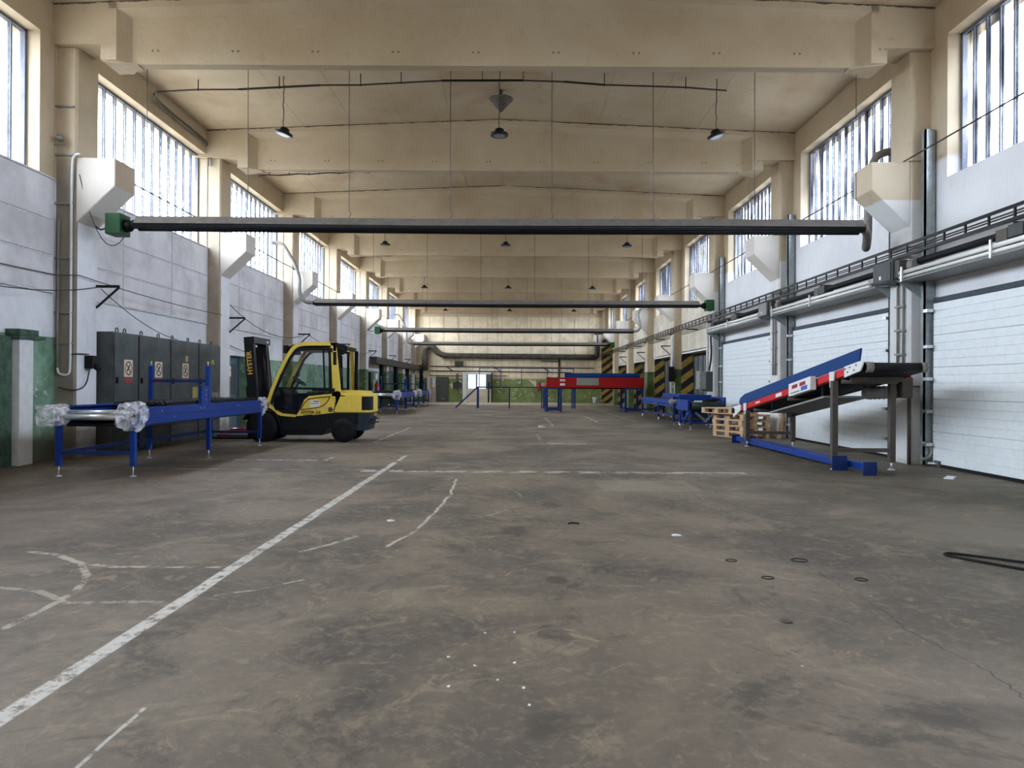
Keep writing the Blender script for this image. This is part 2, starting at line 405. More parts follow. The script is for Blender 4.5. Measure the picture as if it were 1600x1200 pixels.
class MB:
    def __init__(s): s.v = []; s.f = []; s.sm = []
    def add(s, vs, fs, smooth=False):
        k = len(s.v); s.v += [tuple(v) for v in vs]
        for f in fs: s.f.append(tuple(k + i for i in f)); s.sm.append(smooth)
        return s
    def box(s, x0, x1, y0, y1, z0, z1, mat=None):
        vs = [(x, y, z) for z in (z0, z1) for y in (y0, y1) for x in (x0, x1)]
        if mat is not None: vs = [mat @ Vector(v) for v in vs]
        return s.add(vs, [(0, 2, 3, 1), (4, 5, 7, 6), (0, 1, 5, 4), (2, 6, 7, 3), (0, 4, 6, 2), (1, 3, 7, 5)])
    def bar(s, a, b, w, h=None, up=(0, 0, 1)):
        """box beam from a to b, w wide sideways, h along 'up'."""
        h = h or w; a, b = Vector(a), Vector(b); d = (b - a).normalized(); u = Vector(up)
        if abs(d.dot(u)) > 0.99: u = Vector((0, 1, 0))
        r = d.cross(u).normalized(); u = r.cross(d).normalized()
        vs = []
        for p in (a, b):
            for sx, sz in ((-1, -1), (1, -1), (1, 1), (-1, 1)): vs.append(p + r * (sx * w / 2) + u * (sz * h / 2))
        return s.add(vs, [(0, 1, 2, 3)[::-1], (4, 5, 6, 7), (0, 1, 5, 4), (1, 2, 6, 5), (2, 3, 7, 6), (3, 0, 4, 7)])
    def tube(s, pts, r, n=8, cap=True):
        pts = [Vector(p) for p in pts]; rs = r if isinstance(r, (list, tuple)) else [r] * len(pts)
        vs, fs = [], []; prev = None
        for i, p in enumerate(pts):
            d = (pts[min(i + 1, len(pts) - 1)] - pts[max(i - 1, 0)]).normalized()
            if prev is None:
                u = Vector((0, 0, 1)) if abs(d.z) < 0.9 else Vector((1, 0, 0))
                u = (u - d * u.dot(d)).normalized()
            else:
                u = (prev - d * prev.dot(d)).normalized()
            prev = u; w = d.cross(u)
            for j in range(n):
                a = 2 * PI * j / n; vs.append(p + (u * math.cos(a) + w * math.sin(a)) * rs[i])
        for i in range(len(pts) - 1):
            for j in range(n):
                fs.append((i * n + j, i * n + (j + 1) % n, (i + 1) * n + (j + 1) % n, (i + 1) * n + j))
        s.add(vs, fs, True)
        if cap:
            k = len(s.v) - len(vs)
            s.f.append(tuple(k + j for j in range(n))[::-1]); s.sm.append(False)
            s.f.append(tuple(k + (len(pts) - 1) * n + j for j in range(n))); s.sm.append(False)
        return s
    def prism(s, poly, axis, a, b):
        """poly: 2D points; axis 'x' -> (y,z), 'y' -> (x,z), 'z' -> (x,y); extruded a..b."""
        def P(p, t):
            return {'x': (t, p[0], p[1]), 'y': (p[0], t, p[1]), 'z': (p[0], p[1], t)}[axis]
        n = len(poly); area = sum(poly[i][0] * poly[(i + 1) % n][1] - poly[(i + 1) % n][0] * poly[i][1] for i in range(n))
        if (area > 0) == (axis == 'y'): poly = poly[::-1]
        vs = [P(p, a) for p in poly] + [P(p, b) for p in poly]
        if a > b: pass
        fs = [tuple(range(n))[::-1], tuple(range(n, 2 * n))] + [(i, (i + 1) % n, n + (i + 1) % n, n + i) for i in range(n)]
        return s.add(vs, fs)
    def lathe(s, prof, n=20, c=(0, 0, 0), axis='z'):
        vs, fs = [], []
        for r, h in prof:
            for j in range(n):
                a = 2 * PI * j / n; q = (r * math.cos(a), r * math.sin(a), h)
                if axis == 'y': q = (q[0], q[2], q[1])
                if axis == 'x': q = (q[2], q[0], q[1])
                vs.append((c[0] + q[0], c[1] + q[1], c[2] + q[2]))
        for i in range(len(prof) - 1):
            for j in range(n): fs.append((i * n + j, i * n + (j + 1) % n, (i + 1) * n + (j + 1) % n, (i + 1) * n + j))
        s.add(vs, fs, True)
        k = len(s.v) - len(vs)
        s.f.append(tuple(k + j for j in range(n))[::-1]); s.sm.append(False)
        s.f.append(tuple(k + (len(prof) - 1) * n + j for j in range(n))); s.sm.append(False)
        return s
    def mesh(s, name, mat, off=(0, 0, 0)):
        me = bpy.data.meshes.new(name)
        me.from_pydata([(v[0] - off[0], v[1] - off[1], v[2] - off[2]) for v in s.v], [], s.f)
        me.polygons.foreach_set('use_smooth', s.sm)
        me.materials.append(M[mat] if isinstance(mat, str) else mat)
        me.update(); return me
    def build(s, name, mat, parent=None, loc=None):
        off = Vector(loc) if loc is not None else Vector((0, 0, 0))
        base = worldloc(parent) if parent is not None else Vector((0, 0, 0))
        o = bpy.data.objects.new(name, s.mesh(name, mat, base + off)); COL.objects.link(o)
        o.parent = parent; o.location = off
        return o

def bevel(o, w=0.01, seg=2):
    m = o.modifiers.new('bevel', 'BEVEL'); m.width = w; m.segments = seg; m.limit_method = 'ANGLE'; return o

def tag(o, label=None, cat=None, group=None, kind=None):
    if label: o['label'] = label
    if cat: o['category'] = cat
    if group: o['group'] = group
    if kind: o['kind'] = kind
    return o

def thing(name, label, cat, loc=(0, 0, 0), group=None):
    o = bpy.data.objects.new(name, None); COL.objects.link(o); o.location = loc; o.empty_display_size = 0.1
    return tag(o, label, cat, group)

def struct(name, mb, mat, parent=None):
    o = mb.build(name, mat, parent)
    if parent is None: o['kind'] = 'structure'
    return o

def copy_tree(o, parent=None):
    c = o.copy(); COL.objects.link(c); c.parent = parent
    for ch in list(o.children): copy_tree(ch, c)
    return c

def inst(name, me, parent, loc, rot=(0, 0, 0)):
    o = bpy.data.objects.new(name, me); COL.objects.link(o); o.parent = parent; o.location = loc; o.rotation_euler = rot
    return o

def text(name, body, size, mat, parent, mw, ext=0.001, bold=0.0):
    cu = bpy.data.curves.new(name, 'FONT'); cu.body = body; cu.size = size; cu.extrude = ext; cu.offset = bold
    cu.align_x = 'CENTER'; cu.align_y = 'CENTER'; cu.materials.append(M[mat])
    tmp = bpy.data.objects.new('tmp', cu); me = bpy.data.meshes.new_from_object(tmp)
    bpy.data.objects.remove(tmp); bpy.data.curves.remove(cu); me.name = name
    o = bpy.data.objects.new(name, me); COL.objects.link(o); o.parent = parent; o.matrix_local = mw
    return o

def sag(a, b, d, n=10):
    a, b = Vector(a), Vector(b); out = []
    for i in range(n + 1):
        t = i / n; p = a.lerp(b, t); p.z -= d * 4 * t * (1 - t); out.append(p)
    return out

def cyc(pts, it=2):
    """round off a path"""
    pts = [Vector(p) for p in pts]
    for _ in range(it):
        q = [pts[0]]
        for a, b in zip(pts, pts[1:]): q += [a.lerp(b, 0.25), a.lerp(b, 0.75)]
        q.append(pts[-1]); pts = q
    return pts

def zceil(x): return 7.77 - 0.30 * abs(x - C) / 7.2

# ================================================================== SETTING
YBACK, YFAR = -17.8, 54.75
XL, XR = C - 7.21, C + 7.21
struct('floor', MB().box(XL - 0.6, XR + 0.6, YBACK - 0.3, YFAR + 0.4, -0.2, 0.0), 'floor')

# --- ceiling: dark backing with one part per roof slab
cb = MB()
cb.prism([(XL - 0.5, 7.52), (C, 7.835), (XR + 0.5, 7.52), (XR + 0.5, 8.0), (C, 8.2), (XL - 0.5, 8.0)], 'y', YBACK - 0.3, YFAR + 0.4)
ceil = struct('ceiling', cb, 'slab')
ang = math.atan(0.30 / 7.2)
slab = MB().box(-0.598, 0.598, -2.995, 2.995, 0.0, 0.05).mesh('roof_slab', 'slab')
for k in range(KMIN - 1, KMAX):
    yc = YC + 0.17 + BAY * k + 3.0
    for i in range(12):
        xx = C - 6.6 + 1.2 * i
        inst('roof_slab', slab, ceil, (xx, yc, zceil(xx) + random.uniform(0, 0.006)), (0, ang if xx > C else -ang, 0))

# --- roof beams
def half_polys():
    return [(-6.3, 6.553), (6.3, 6.553), (6.3, 7.50), (0, 7.765), (-6.3, 7.50)]
def beam_mb():
    b = MB()
    b.prism([(C + x, z) for x, z in half_polys()], 'y', 0.06, 0.26)
    for s in (-1, 1):
        e = [(s * 6.17, 6.55), (s * 6.43, 6.55), (s * 6.43, 6.80), (s * 7.55, 6.80), (s * 7.55, 7.455), (s * 6.17, 7.77 - 0.3 * 6.17 / 7.2)]
        b.prism([(C + x, z) for x, z in e], 'y', -0.12, 0.46)
        b.prism([(C + s * 6.17, -0.12), (C + s * 5.99, 0.06), (C + s * 5.99, 0.26), (C + s * 6.17, 0.46)], 'z', 6.55, 7.40)
        b.prism([(C + s * 6.40, -0.10), (C + s * 6.10, -0.02), (C + s * 5.90, 0.06), (C + s * 5.90, 0.26), (C + s * 6.10, 0.34), (C + s * 6.40, 0.44)], 'z', 6.528, 6.56)
        # top flange with sloping lower edge
        x0, x1 = C, C + s * 6.3; z0, z1 = 7.765, 7.77 - 0.3 * 6.3 / 7.2
        sec = [(-0.12, 0), (-0.12, -0.12), (0.06, -0.22), (0.26, -0.22), (0.46, -0.12), (0.46, 0)]
        vs = [(x0, y, z0 + d) for y, d in sec] + [(x1, y, z1 + d) for y, d in sec]; n = 6
        fs = [tuple(range(n)), tuple(range(2 * n - 1, n - 1, -1))] + [(i, n + i, n + (i + 1) % n, (i + 1) % n) for i in range(n)]
        b.add(vs, fs if s > 0 else [f[::-1] for f in fs])
    return b
def m_beam():
    n = NT('beam plaster'); p = n.pos(); s = n.sep(p); c, h = beige_nodes(n, p, 0.5)
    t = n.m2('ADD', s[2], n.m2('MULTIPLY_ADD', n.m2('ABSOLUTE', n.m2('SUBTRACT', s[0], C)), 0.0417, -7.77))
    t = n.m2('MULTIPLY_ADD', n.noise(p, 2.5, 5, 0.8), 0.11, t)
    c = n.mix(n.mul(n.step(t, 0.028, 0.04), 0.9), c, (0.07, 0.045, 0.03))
    dx = n.m2('SUBTRACT', n.m2('ABSOLUTE', n.m2('MULTIPLY', n.m2('SUBTRACT', n.m2('FRACT', n.m2('DIVIDE', s[0], 1.33)), 0.5), 1.33)), 0.045)
    dz = n.m2('SUBTRACT', s[2], 6.78)
    rr = n.m2('ADD', n.mul(dx, dx), n.mul(dz, dz))
    hole = n.step(rr, 0.0002, 0.0005, 1.0, 0.0)
    c = n.mix(n.mul(hole, 0.7), c, (0.16, 0.11, 0.07))
    n.bump(n.m2('ADD', n.mul(hole, -1.0), n.m2('MULTIPLY', n.noise(p, 5, 6, 0.75), 1.2)), 0.5, 0.03); return n.done(c, 0.85)
M['beam'] = m_beam()
bm_mesh = beam_mb().mesh('roof_beam', 'beam')
for k in range(KMIN, KMAX + 1):
    o = bpy.data.objects.new('roof_beam', bm_mesh); COL.objects.link(o); o.location = (0, YC + BAY * k, 0)
    tag(o, kind='structure')

# --- columns with corbels
def m_corbel():
    n = NT('corbel whitewash'); p = n.pos(); c, h = beige_nodes(n, p, 0.2)
    c = n.mix(0.75, c, (0.66, 0.62, 0.56)); s = n.sep(p)
    # brown paint patch on the room-facing end of the first left corbel
    f = n.mul(n.mul(n.band(s[1], 12.0, 13.0), n.band(s[0], -7.2, -6.5)), n.step(n.m2('MULTIPLY_ADD', n.noise(p, 2, 3), 0.5, n.sep(n.normal())[0]), 0.95, 1.2))
    c = n.mix(n.mul(f, 0.75), c, (0.40, 0.27, 0.16))
    n.bump(h, 0.4, 0.03); return n.done(c, 0.85)
M['corbel'] = m_corbel()
COLMAT = {}
def colmat(side, k):
    kk = min(max(k, 0), 3); key = (side, kk)
    if key not in COLMAT: COLMAT[key] = m_column('column paint %s %d' % key, side, kk)
    return COLMAT[key]
for s, side in ((-1, 'left'), (1, 'right')):
    for k in range(KMIN, KMAX + 1):
        y0 = YC + BAY * k; xi, xo = C + s * 6.875, C + s * 7.5
        m = MB()
        a, b = min(xi, xo), max(xi, xo)
        c = 0.035
        xin = xi
        m.prism([(xi, y0 + c), (xi + s * c, y0), (xo, y0), (xo, y0 + 0.65), (xi + s * c, y0 + 0.65), (xi, y0 + 0.65 - c)], 'z', 0.0, 6.795)
        o = m.build('column', colmat(side, k)); tag(o, kind='structure')
        cm = MB()
        nose = C + s * 6.24
        cm.prism([(xi + s * 0.02, 4.99), (nose, 4.98), (nose, 4.52), (xi + s * 0.02, 3.90)], 'y', y0 + 0.01, y0 + 0.64)
        co = cm.build('corbel', colmat(side, k) if (side == 'right' and k <= 0) else 'corbel', o); bevel(co, 0.02, 2)

# --- side walls: boxes around the window and door openings
WINL, WINR = [], []
for k in range(KMIN - 1, KMAX):
    y0 = YC + BAY * k + 0.65; y1 = YC + BAY * (k + 1)
    WINL.append((y0 + 0.05, y1 - (0.44 if k == -1 else 0.02)))
    WINR.append((y0 + 0.55, y1 - 0.47))
ZS, ZH = 4.60, 6.88
DOORS_R = [(25.5, 30.02, 2.56), (31.4, 35.75, 2.56), (37.4, 41.8, 2.56), (43.4, 48.1, 2.56), (50.0, 54.05, 4.67)]
DOORS_L = [(19.75, 20.95, 2.02), (44.6, 47.4, 2.1)]
def side_wall(s, wins, doors):
    m = MB(); xa = C + s * 7.21; xb = C + s * 7.75; a, b = min(xa, xb), max(xa, xb)
    y = YBACK
    m.box(a, b, YBACK, YFAR + 0.3, ZH, 7.9)
    for w0, w1 in wins:
        w0 = max(w0, YBACK)
        if w0 > y: m.box(a, b, y, w0, ZS, ZH)
        y = w1
    m.box(a, b, y, YFAR + 0.3, ZS, ZH)
    y = YBACK
    for d0, d1, zt in doors:
        m.box(a, b, y, d0, 0, ZS)
        if zt < ZS: m.box(a, b, d0, d1, zt, ZS)
        else: m.box(a, b, d0, d1, ZS - 0.0001, ZS)
        y = d1
    m.box(a, b, y, YFAR + 0.3, 0, ZS)
    return m
wall_l = struct('wall_left', side_wall(-1, WINL, DOORS_L), 'wall_left')
wall_r = struct('wall_right', side_wall(1, WINR, DOORS_R), 'wall_right')
wf = MB().box(XL - 0.5, XR + 0.5, YFAR, YFAR + 0.3, 0, 8.0)
wall_f = struct('wall_far', wf, 'wall_far')
struct('wall_back', MB().box(XL - 0.5, XR + 0.5, YBACK - 0.3, YBACK, 0, 8.0), 'beige')

# --- windows of ribbed glass strips
def window(i, s, y0, y1, mat, detailed):
    xg = C + s * 7.46; n = 14; w = (y1 - y0) / n
    f = MB()
    for (a, b, c, d) in ((y0, y1, ZS, ZS + 0.05), (y0, y1, ZH - 0.05, ZH), (y0, y0 + 0.05, ZS, ZH), (y1 - 0.05, y1, ZS, ZH)):
        f.box(xg - 0.04, xg + 0.04, a, b, c, d)
    fr = struct('window_%d' % i, f, 'mullion')
    for j in range(1, n):
        if detailed: MB().box(xg - 0.03, xg + 0.03, y0 + j * w - 0.017, y0 + j * w + 0.017, ZS + 0.05, ZH - 0.05).build('mullion', 'mullion', fr)
        else: pass
    if detailed:
        p0 = MB().box(xg - 0.012, xg + 0.012, y0 + 0.017, y0 + w - 0.017, ZS + 0.05, ZH - 0.05).mesh('pane', mat)
        for j in range(n):
            inst('pane', p0, fr, (0, j * w, 0))
    else:
        MB().box(xg - 0.012, xg + 0.012, y0 + 0.05, y1 - 0.05, ZS + 0.05, ZH - 0.05).build('pane', mat, fr)
    L = bpy.data.lights.new('window portal', 'AREA'); L.shape = 'RECTANGLE'; L.size = ZH - ZS; L.size_y = y1 - y0; L.cycles.is_portal = True
    lo = bpy.data.objects.new('window_portal', L); COL.objects.link(lo)
    lo.location = (C + s * 7.62, (y0 + y1) / 2, (ZS + ZH) / 2)
    lo.rotation_euler = (0, PI / 2 * s, 0)
wi = 1
for (y0, y1) in WINL:
    if y0 < YBACK + 0.1: continue
    window(wi, -1, y0, y1, 'glass_l', y1 > 5); wi += 1
for (y0, y1) in WINR:
    if y0 < YBACK + 0.1: continue
    window(wi, 1, y0, y1, 'glass_r', y1 > 5); wi += 1

# --- left wall insulation panels, one part each, with battens between
xw = C - 7.21
for k in range(-2, KMAX):
    ya, yb = YC + BAY * k + 0.68, YC + BAY * (k + 1) - 0.02
    if k == -1: yb -= 0.1
    ys = [ya, ya + 1.36, ya + 3.38, yb]; zs = [2.73, 3.33, 3.90, 4.59]
    for i in range(3):
        for j in range(3):
            d = 0.03 + random.uniform(-0.004, 0.004)
            MB().box(xw - 0.01, xw + d, ys[i] + 0.02, ys[i + 1] - 0.02, zs[j] + 0.018, zs[j + 1] - 0.018).build('panel', 'panel_l', wall_l)
    bt = MB()
    for y in ys: bt.box(xw - 0.01, xw + 0.024, y - 0.014, y + 0.014, 2.71, 4.60)
    for z in zs: bt.box(xw - 0.01, xw + (0.05 if z in (2.73, 4.59) else 0.024), ya, yb, z - 0.012, z + 0.012)
    bt.build('batten', 'batten', wall_l)
# --- right wall panels from the fourth bay on
xw = C + 7.21
for k in range(2, KMAX):
    ya, yb = YC + BAY * k + 0.68, YC + BAY * (k + 1) - 0.02
    if k == 6: yb = 54.6
    n = 5
    z0 = 2.62 if k < 6 else 4.7
    if k == 6: continue
    for i in range(n):
        a = ya + (yb - ya) * i / n; b = ya + (yb - ya) * (i + 1) / n
        MB().box(xw - 0.03, xw + 0.01, a + 0.012, b - 0.012, z0, 4.57).build('panel', 'panel_r', wall_r)
# --- end wall panels
nx = 13; wx = 13.9 / nx
for (za, zb, sub) in ((5.45, 6.33, 1), (4.50, 5.38, 1), (3.58, 4.44, 1), (2.66, 3.50, 2), (1.80, 2.62, 2)):
    for i in range(nx * sub):
        w = wx / sub; a = C - 6.95 + w * i
        MB().box(a + 0.025, a + w - 0.025, YFAR - 0.035 + random.uniform(-0.008, 0.008), YFAR + 0.01, za + 0.02, zb - 0.02).build('panel', 'panel_f', wall_f)

# --- dado pilasters on end wall
pl = MB()
for px in (2.9, 3.6, -0.5, 1.4, -3.3):
    pl.box(px - 0.06, px + 0.06, YFAR - 0.05, YFAR + 0.02, 0, 1.75)
pl.build('pilaster', 'wall_far', wall_f)

# ================================================================== RIGHT SIDE: dock doors
def rib_panel(y0, y1, z0, h, x):
    """sectional door leaf: four shallow ribs, seen from the room (-x)"""
    m = MB(); n = 4; pts = [(x, z0), ]
    for i in range(n):
        a = z0 + h * i / n; b = z0 + h * (i + 1) / n
        pts += [(x - 0.012, a + 0.008), (x - 0.012, b - 0.008), (x, b)]
    pts += [(x + 0.045, z0 + h), (x + 0.045, z0)]
    m.prism(pts, 'y', y0, y1); return m
dn = 1
def track_part(parent, x, y, sgn):
    t = MB().box(x - 0.13, x - 0.02, y - 0.02, y + 0.02, 0.02, 5.45)
    t.box(x - 0.13, x - 0.11, y - 0.02, y + 0.10 * sgn if sgn > 0 else y + 0.02, 0.02, 5.45) if sgn > 0 else t.box(x - 0.13, x - 0.11, y - 0.10, y + 0.02, 0.02, 5.45)
    t.box(x - 0.04, x + 0.04, min(y, y + 0.16 * sgn), max(y, y + 0.16 * sgn), 0.02, 5.45)
    t.build('track', 'galv', parent)
    for z in (0.35, 0.88, 1.4, 1.92, 2.5):
        MB().box(x - 0.15, x - 0.05, y - 0.10 * sgn - 0.03, y - 0.10 * sgn + 0.09, z - 0.025, z + 0.025).build('roller_bracket', 'steel', parent)
for k in (-2, -1, 0, 1):
    ya, yb = YC + BAY * k + 1.05, YC + BAY * (k + 1) - 0.28
    x = C + 7.16
    fr = MB().box(x - 0.005, x + 0.05, ya - 0.12, ya, 0, 2.72).box(x - 0.005, x + 0.05, yb, yb + 0.10, 0, 2.72)
    d = struct('door_%d' % dn, fr, 'galv'); dn += 1
    for i in range(5):
        rib_panel(ya, yb, 0.045 + 0.515 * i, 0.512, x - 0.03).build('door_panel', 'door_w', d)
    MB().box(x - 0.05, x + 0.03, ya, yb, 2.622, 2.70).build('top_seal', 'navy', d)
    MB().box(x - 0.04, x + 0.03, ya, yb, 0.0, 0.05).build('bottom_seal', 'black', d)
    track_part(d, x - 0.02, yb + 0.09, 1); track_part(d, x - 0.02, ya - 0.12, -1)
# old dock openings beyond, with striped boards on the far jamb
for i, (d0, d1, zt) in enumerate(DOORS_R):
    xi = C + 7.21; xo = C + 7.66
    fr = MB()
    fr.box(xi - 0.03, xi + 0.02, d0 - 0.09, d0, 0, zt + 0.09).box(xi - 0.03, xi + 0.02, d1, d1 + 0.09, 0, zt + 0.09).box(xi - 0.03, xi + 0.02, d0, d1, zt, zt + 0.09)
    d = struct('door_%d' % dn, fr, 'whitep'); dn += 1
    MB().box(xo, xo + 0.06, d0, d1, 0, zt).build('door_leaf', 'rust', d)
    for j in range(1, 6):
        y = d0 + (d1 - d0) * j / 6
        MB().box(xo - 0.03, xo, y - 0.02, y + 0.02, 0.02, zt - 0.02).build('stiffener', 'darkgrey', d)
    MB().box(xi - 0.06, xo - 0.03, d1 - 0.06, d1 - 0.005, 0.0, zt - 0.01).build('striped_board', 'hazard', d)
    if i == 4:
        MB().box(xi - 0.45, xi - 0.06, d1 - 0.06, d1 - 0.005, 0.0, zt).build('striped_board', 'hazard', d)
        MB().box(xi - 0.30, xi - 0.06, d0, d1, zt + 0.1, zt + 0.25).build('door_rail', 'black', d)

# notices on doors
def sheet(name, label, x, y0, y1, z0, z1, mat='paper', frame=False, cat='notice'):
    t = thing(name, label, cat, (x, (y0 + y1) / 2, z0))
    MB().box(x - 0.006, x, y0, y1, z0, z1).build('sheet', mat, t)
    if frame:
        for yq in (y0 - 0.005, y1 + 0.005): MB().box(x - 0.010, x, yq - 0.015, yq + 0.015, z0, z1).build('holder', 'darkgrey', t)
        MB().box(x - 0.009, x - 0.004, y0 + 0.12, y1 - 0.15, z0 + 0.30, z0 + 0.36).box(x - 0.009, x - 0.004, y0 + 0.12, y1 - 0.15, z0 + 0.10, z0 + 0.14).build('print', 'grey', t)
        MB().box(x - 0.010, x - 0.003, y0, y1, z0 + 0.21, z0 + 0.225).build('divider', 'darkgrey', t)
    return t
sheet('notice', 'white double notice in a dark holder on the third dock door', 6.778, 21.3, 21.95, 1.55, 1.98, frame=True)
sheet('notice', 'small cream notice high on the dock door behind the inclined conveyor', 6.778, 15.2, 15.9, 1.95, 2.1, 'signcream')
sheet('notice', 'white paper taped to the dark door leaf beside the striped board', 7.245, 28.9, 29.4, 1.55, 1.75)
sheet('notice', 'torn white paper on the dark door leaf above the grey switch box', 7.245, 27.2, 27.9, 1.68, 1.78)

# ================================================================== door machinery rails over the three dock doors
def air_unit(k, label):
    ya, yb = YC + BAY * k + 0.66, YC + BAY * (k + 1) - 0.05
    if k == -1: ya = 7.0
    t = thing('door_heater_rail', label, 'rail', (6.5, (ya + yb) / 2, 3.05), 'white rails over the dock doors')
    x0, x1 = 6.22, C + 7.18
    MB().box(x0 + 0.06, x1, ya, yb, 2.99, 3.01).build('shelf', 'grey', t)
    MB().tube([(6.27, ya + 0.2, 3.12), (6.27, yb - 0.1, 3.12)], 0.032, 10).build('tube', 'tubewhite', t)
    MB().tube([(6.27, ya + 0.2, 3.045), (6.27, yb - 0.1, 3.045)], 0.026, 10).build('tube', 'tubewhite', t)
    MB().tube([(6.45, ya + 0.3, 3.28), (6.45, yb - 0.35, 3.28)], 0.055, 10).build('shaft', 'black', t)
    MB().lathe([(0.10, 0), (0.12, 0.03), (0.12, 0.13), (0.10, 0.16)], 16, (6.42, yb - 0.36, 3.23), 'y').build('drum', 'lightmotor', t)
    ym = ya + (yb - ya) * 0.52
    MB().box(6.36, 6.55, ym - 0.1, ym + 0.12, 3.14, 3.34).build('gear_box', 'taupe', t)
    MB().box(6.36, 6.55, ym - 0.4, ym - 0.12, 3.20, 3.36).build('gear_box', 'darkgrey', t)
    for y in (ym, yb - 0.25):
        MB().box(6.205, 6.225, y - 0.02, y + 0.02, 2.96, 3.20).build('clip', 'steel', t)
    for y in (ya + 0.02, yb - 0.02):
        MB().prism([(x0 + 0.02, 3.02), (x1, 3.02), (x1, 2.62)], 'y', y - 0.01, y + 0.01).build('gusset', 'galv', t)
    return t
air_unit(-1, 'white tubes on a shelf above the nearest dock door, cut by the frame')
air_unit(0, 'white tubes on a shelf above the dock door behind the inclined conveyor')
air_unit(1, 'white tubes on a shelf above the farthest of the white dock doors')

for k, lab in ((0, 'large grey electrical box on the nearest right column under the ladder tray'), (1, 'grey electrical box on the second right column under the ladder tray')):
    y0 = YC + BAY * k
    t = thing('electrical_box', lab, 'electrical box', (6.35, y0 + 0.3, 3.0))
    bevel(MB().box(6.22, 6.50, y0 + 0.0, y0 + 0.64, 3.02, 3.36).build('housing', 'darkgrey', t), 0.01)
    MB().box(6.20, 6.22, y0 + 0.03, y0 + 0.61, 3.04, 3.34).build('cover', 'grey' if k else 'darkgrey', t)
    MB().box(6.19, 6.203, y0 + 0.33, y0 + 0.38, 3.08, 3.14).build('label_plate', 'paper', t)
    MB().box(6.26, 6.48, y0 - 0.14, y0, 3.06, 3.34).build('terminal_block', 'taupe', t)
    for dx in (0.12, 0.3):
        MB().tube([(6.47, y0 + dx, 3.02), (6.47, y0 + dx, 1.55)], 0.022, 8).build('conduit', 'flue', t)
    for z in (1.8, 2.2, 2.6):
        MB().box(6.44, 6.50, y0 + 0.08, y0 + 0.36, z, z + 0.03).build('clamp', 'grey', t)

# ladder cable tray
tray = thing('cable_tray', 'long black ladder cable tray running along the right wall', 'cable tray', (6.4, 28, 3.4))
TX = 6.40
MB().bar((TX, 2.0, 3.60), (TX, 54.0, 3.60), 0.035, 0.04).build('rail', 'blackm', tray)
MB().bar((TX, 2.0, 3.43), (TX, 54.0, 3.43), 0.045, 0.045).build('rail', 'blackm', tray)
rg = MB().box(-0.012, 0.012, -0.015, 0.015, 0, 0.17).mesh('rung', 'blackm')
y = 2.2
while y < 54: inst('rung', rg, tray, (TX - 6.4, y - 28, 0.03)); y += 0.52
for z in (3.50, 3.535):
    MB().tube([(TX + 0.02, 2.0, z), (TX + 0.02, 54, z)], 0.012, 6).build('cable', 'wire', tray)
for k in range(-1, KMAX):
    for dy in (0.3, 3.3):
        y0 = YC + BAY * k + dy
        MB().box(TX, 6.52 if dy < 1 else 6.84, y0 - 0.02, y0 + 0.02, 3.36, 3.40).build('tray_bracket', 'blackm', tray)

# steel cables from corbel to corbel
for s, side in ((-1, 'left'), (1, 'right')):
    x = C + s * 6.80
    MB_ = MB().tube([(x, 2.0 if s > 0 else 12.3, 5.0), (x, 54.6, 5.0)], 0.014, 6)
    tag(MB_.build('steel_rod', 'wire'), 'thin steel rod resting on the %s corbels along the windows' % side, 'rod')

# triangular wall brackets on the columns
def bracket(s, k):
    y = YC + BAY * k + 0.6; xi = C + s * 6.875
    side = 'left' if s < 0 else 'right'
    names = {0: 'nearest', 1: 'second', 2: 'third', 3: 'fourth', 4: 'fifth', 5: 'sixth', 6: 'seventh'}
    t = thing('wall_bracket', 'black triangular steel bracket on the %s %s column' % (names[k], side), 'bracket', (xi, y, 2.9), 'triangular column brackets')
    L = 0.40
    MB().bar((xi, y, 2.93), (xi - s * L, y, 2.93), 0.04, 0.045).build('arm', 'blackm', t)
    MB().bar((xi - s * L, y, 2.92), (xi, y, 2.56), 0.03, 0.03).build('brace', 'blackm', t)
for k in range(0, 7): bracket(-1, k)
for k in range(3, 7): bracket(1, k)

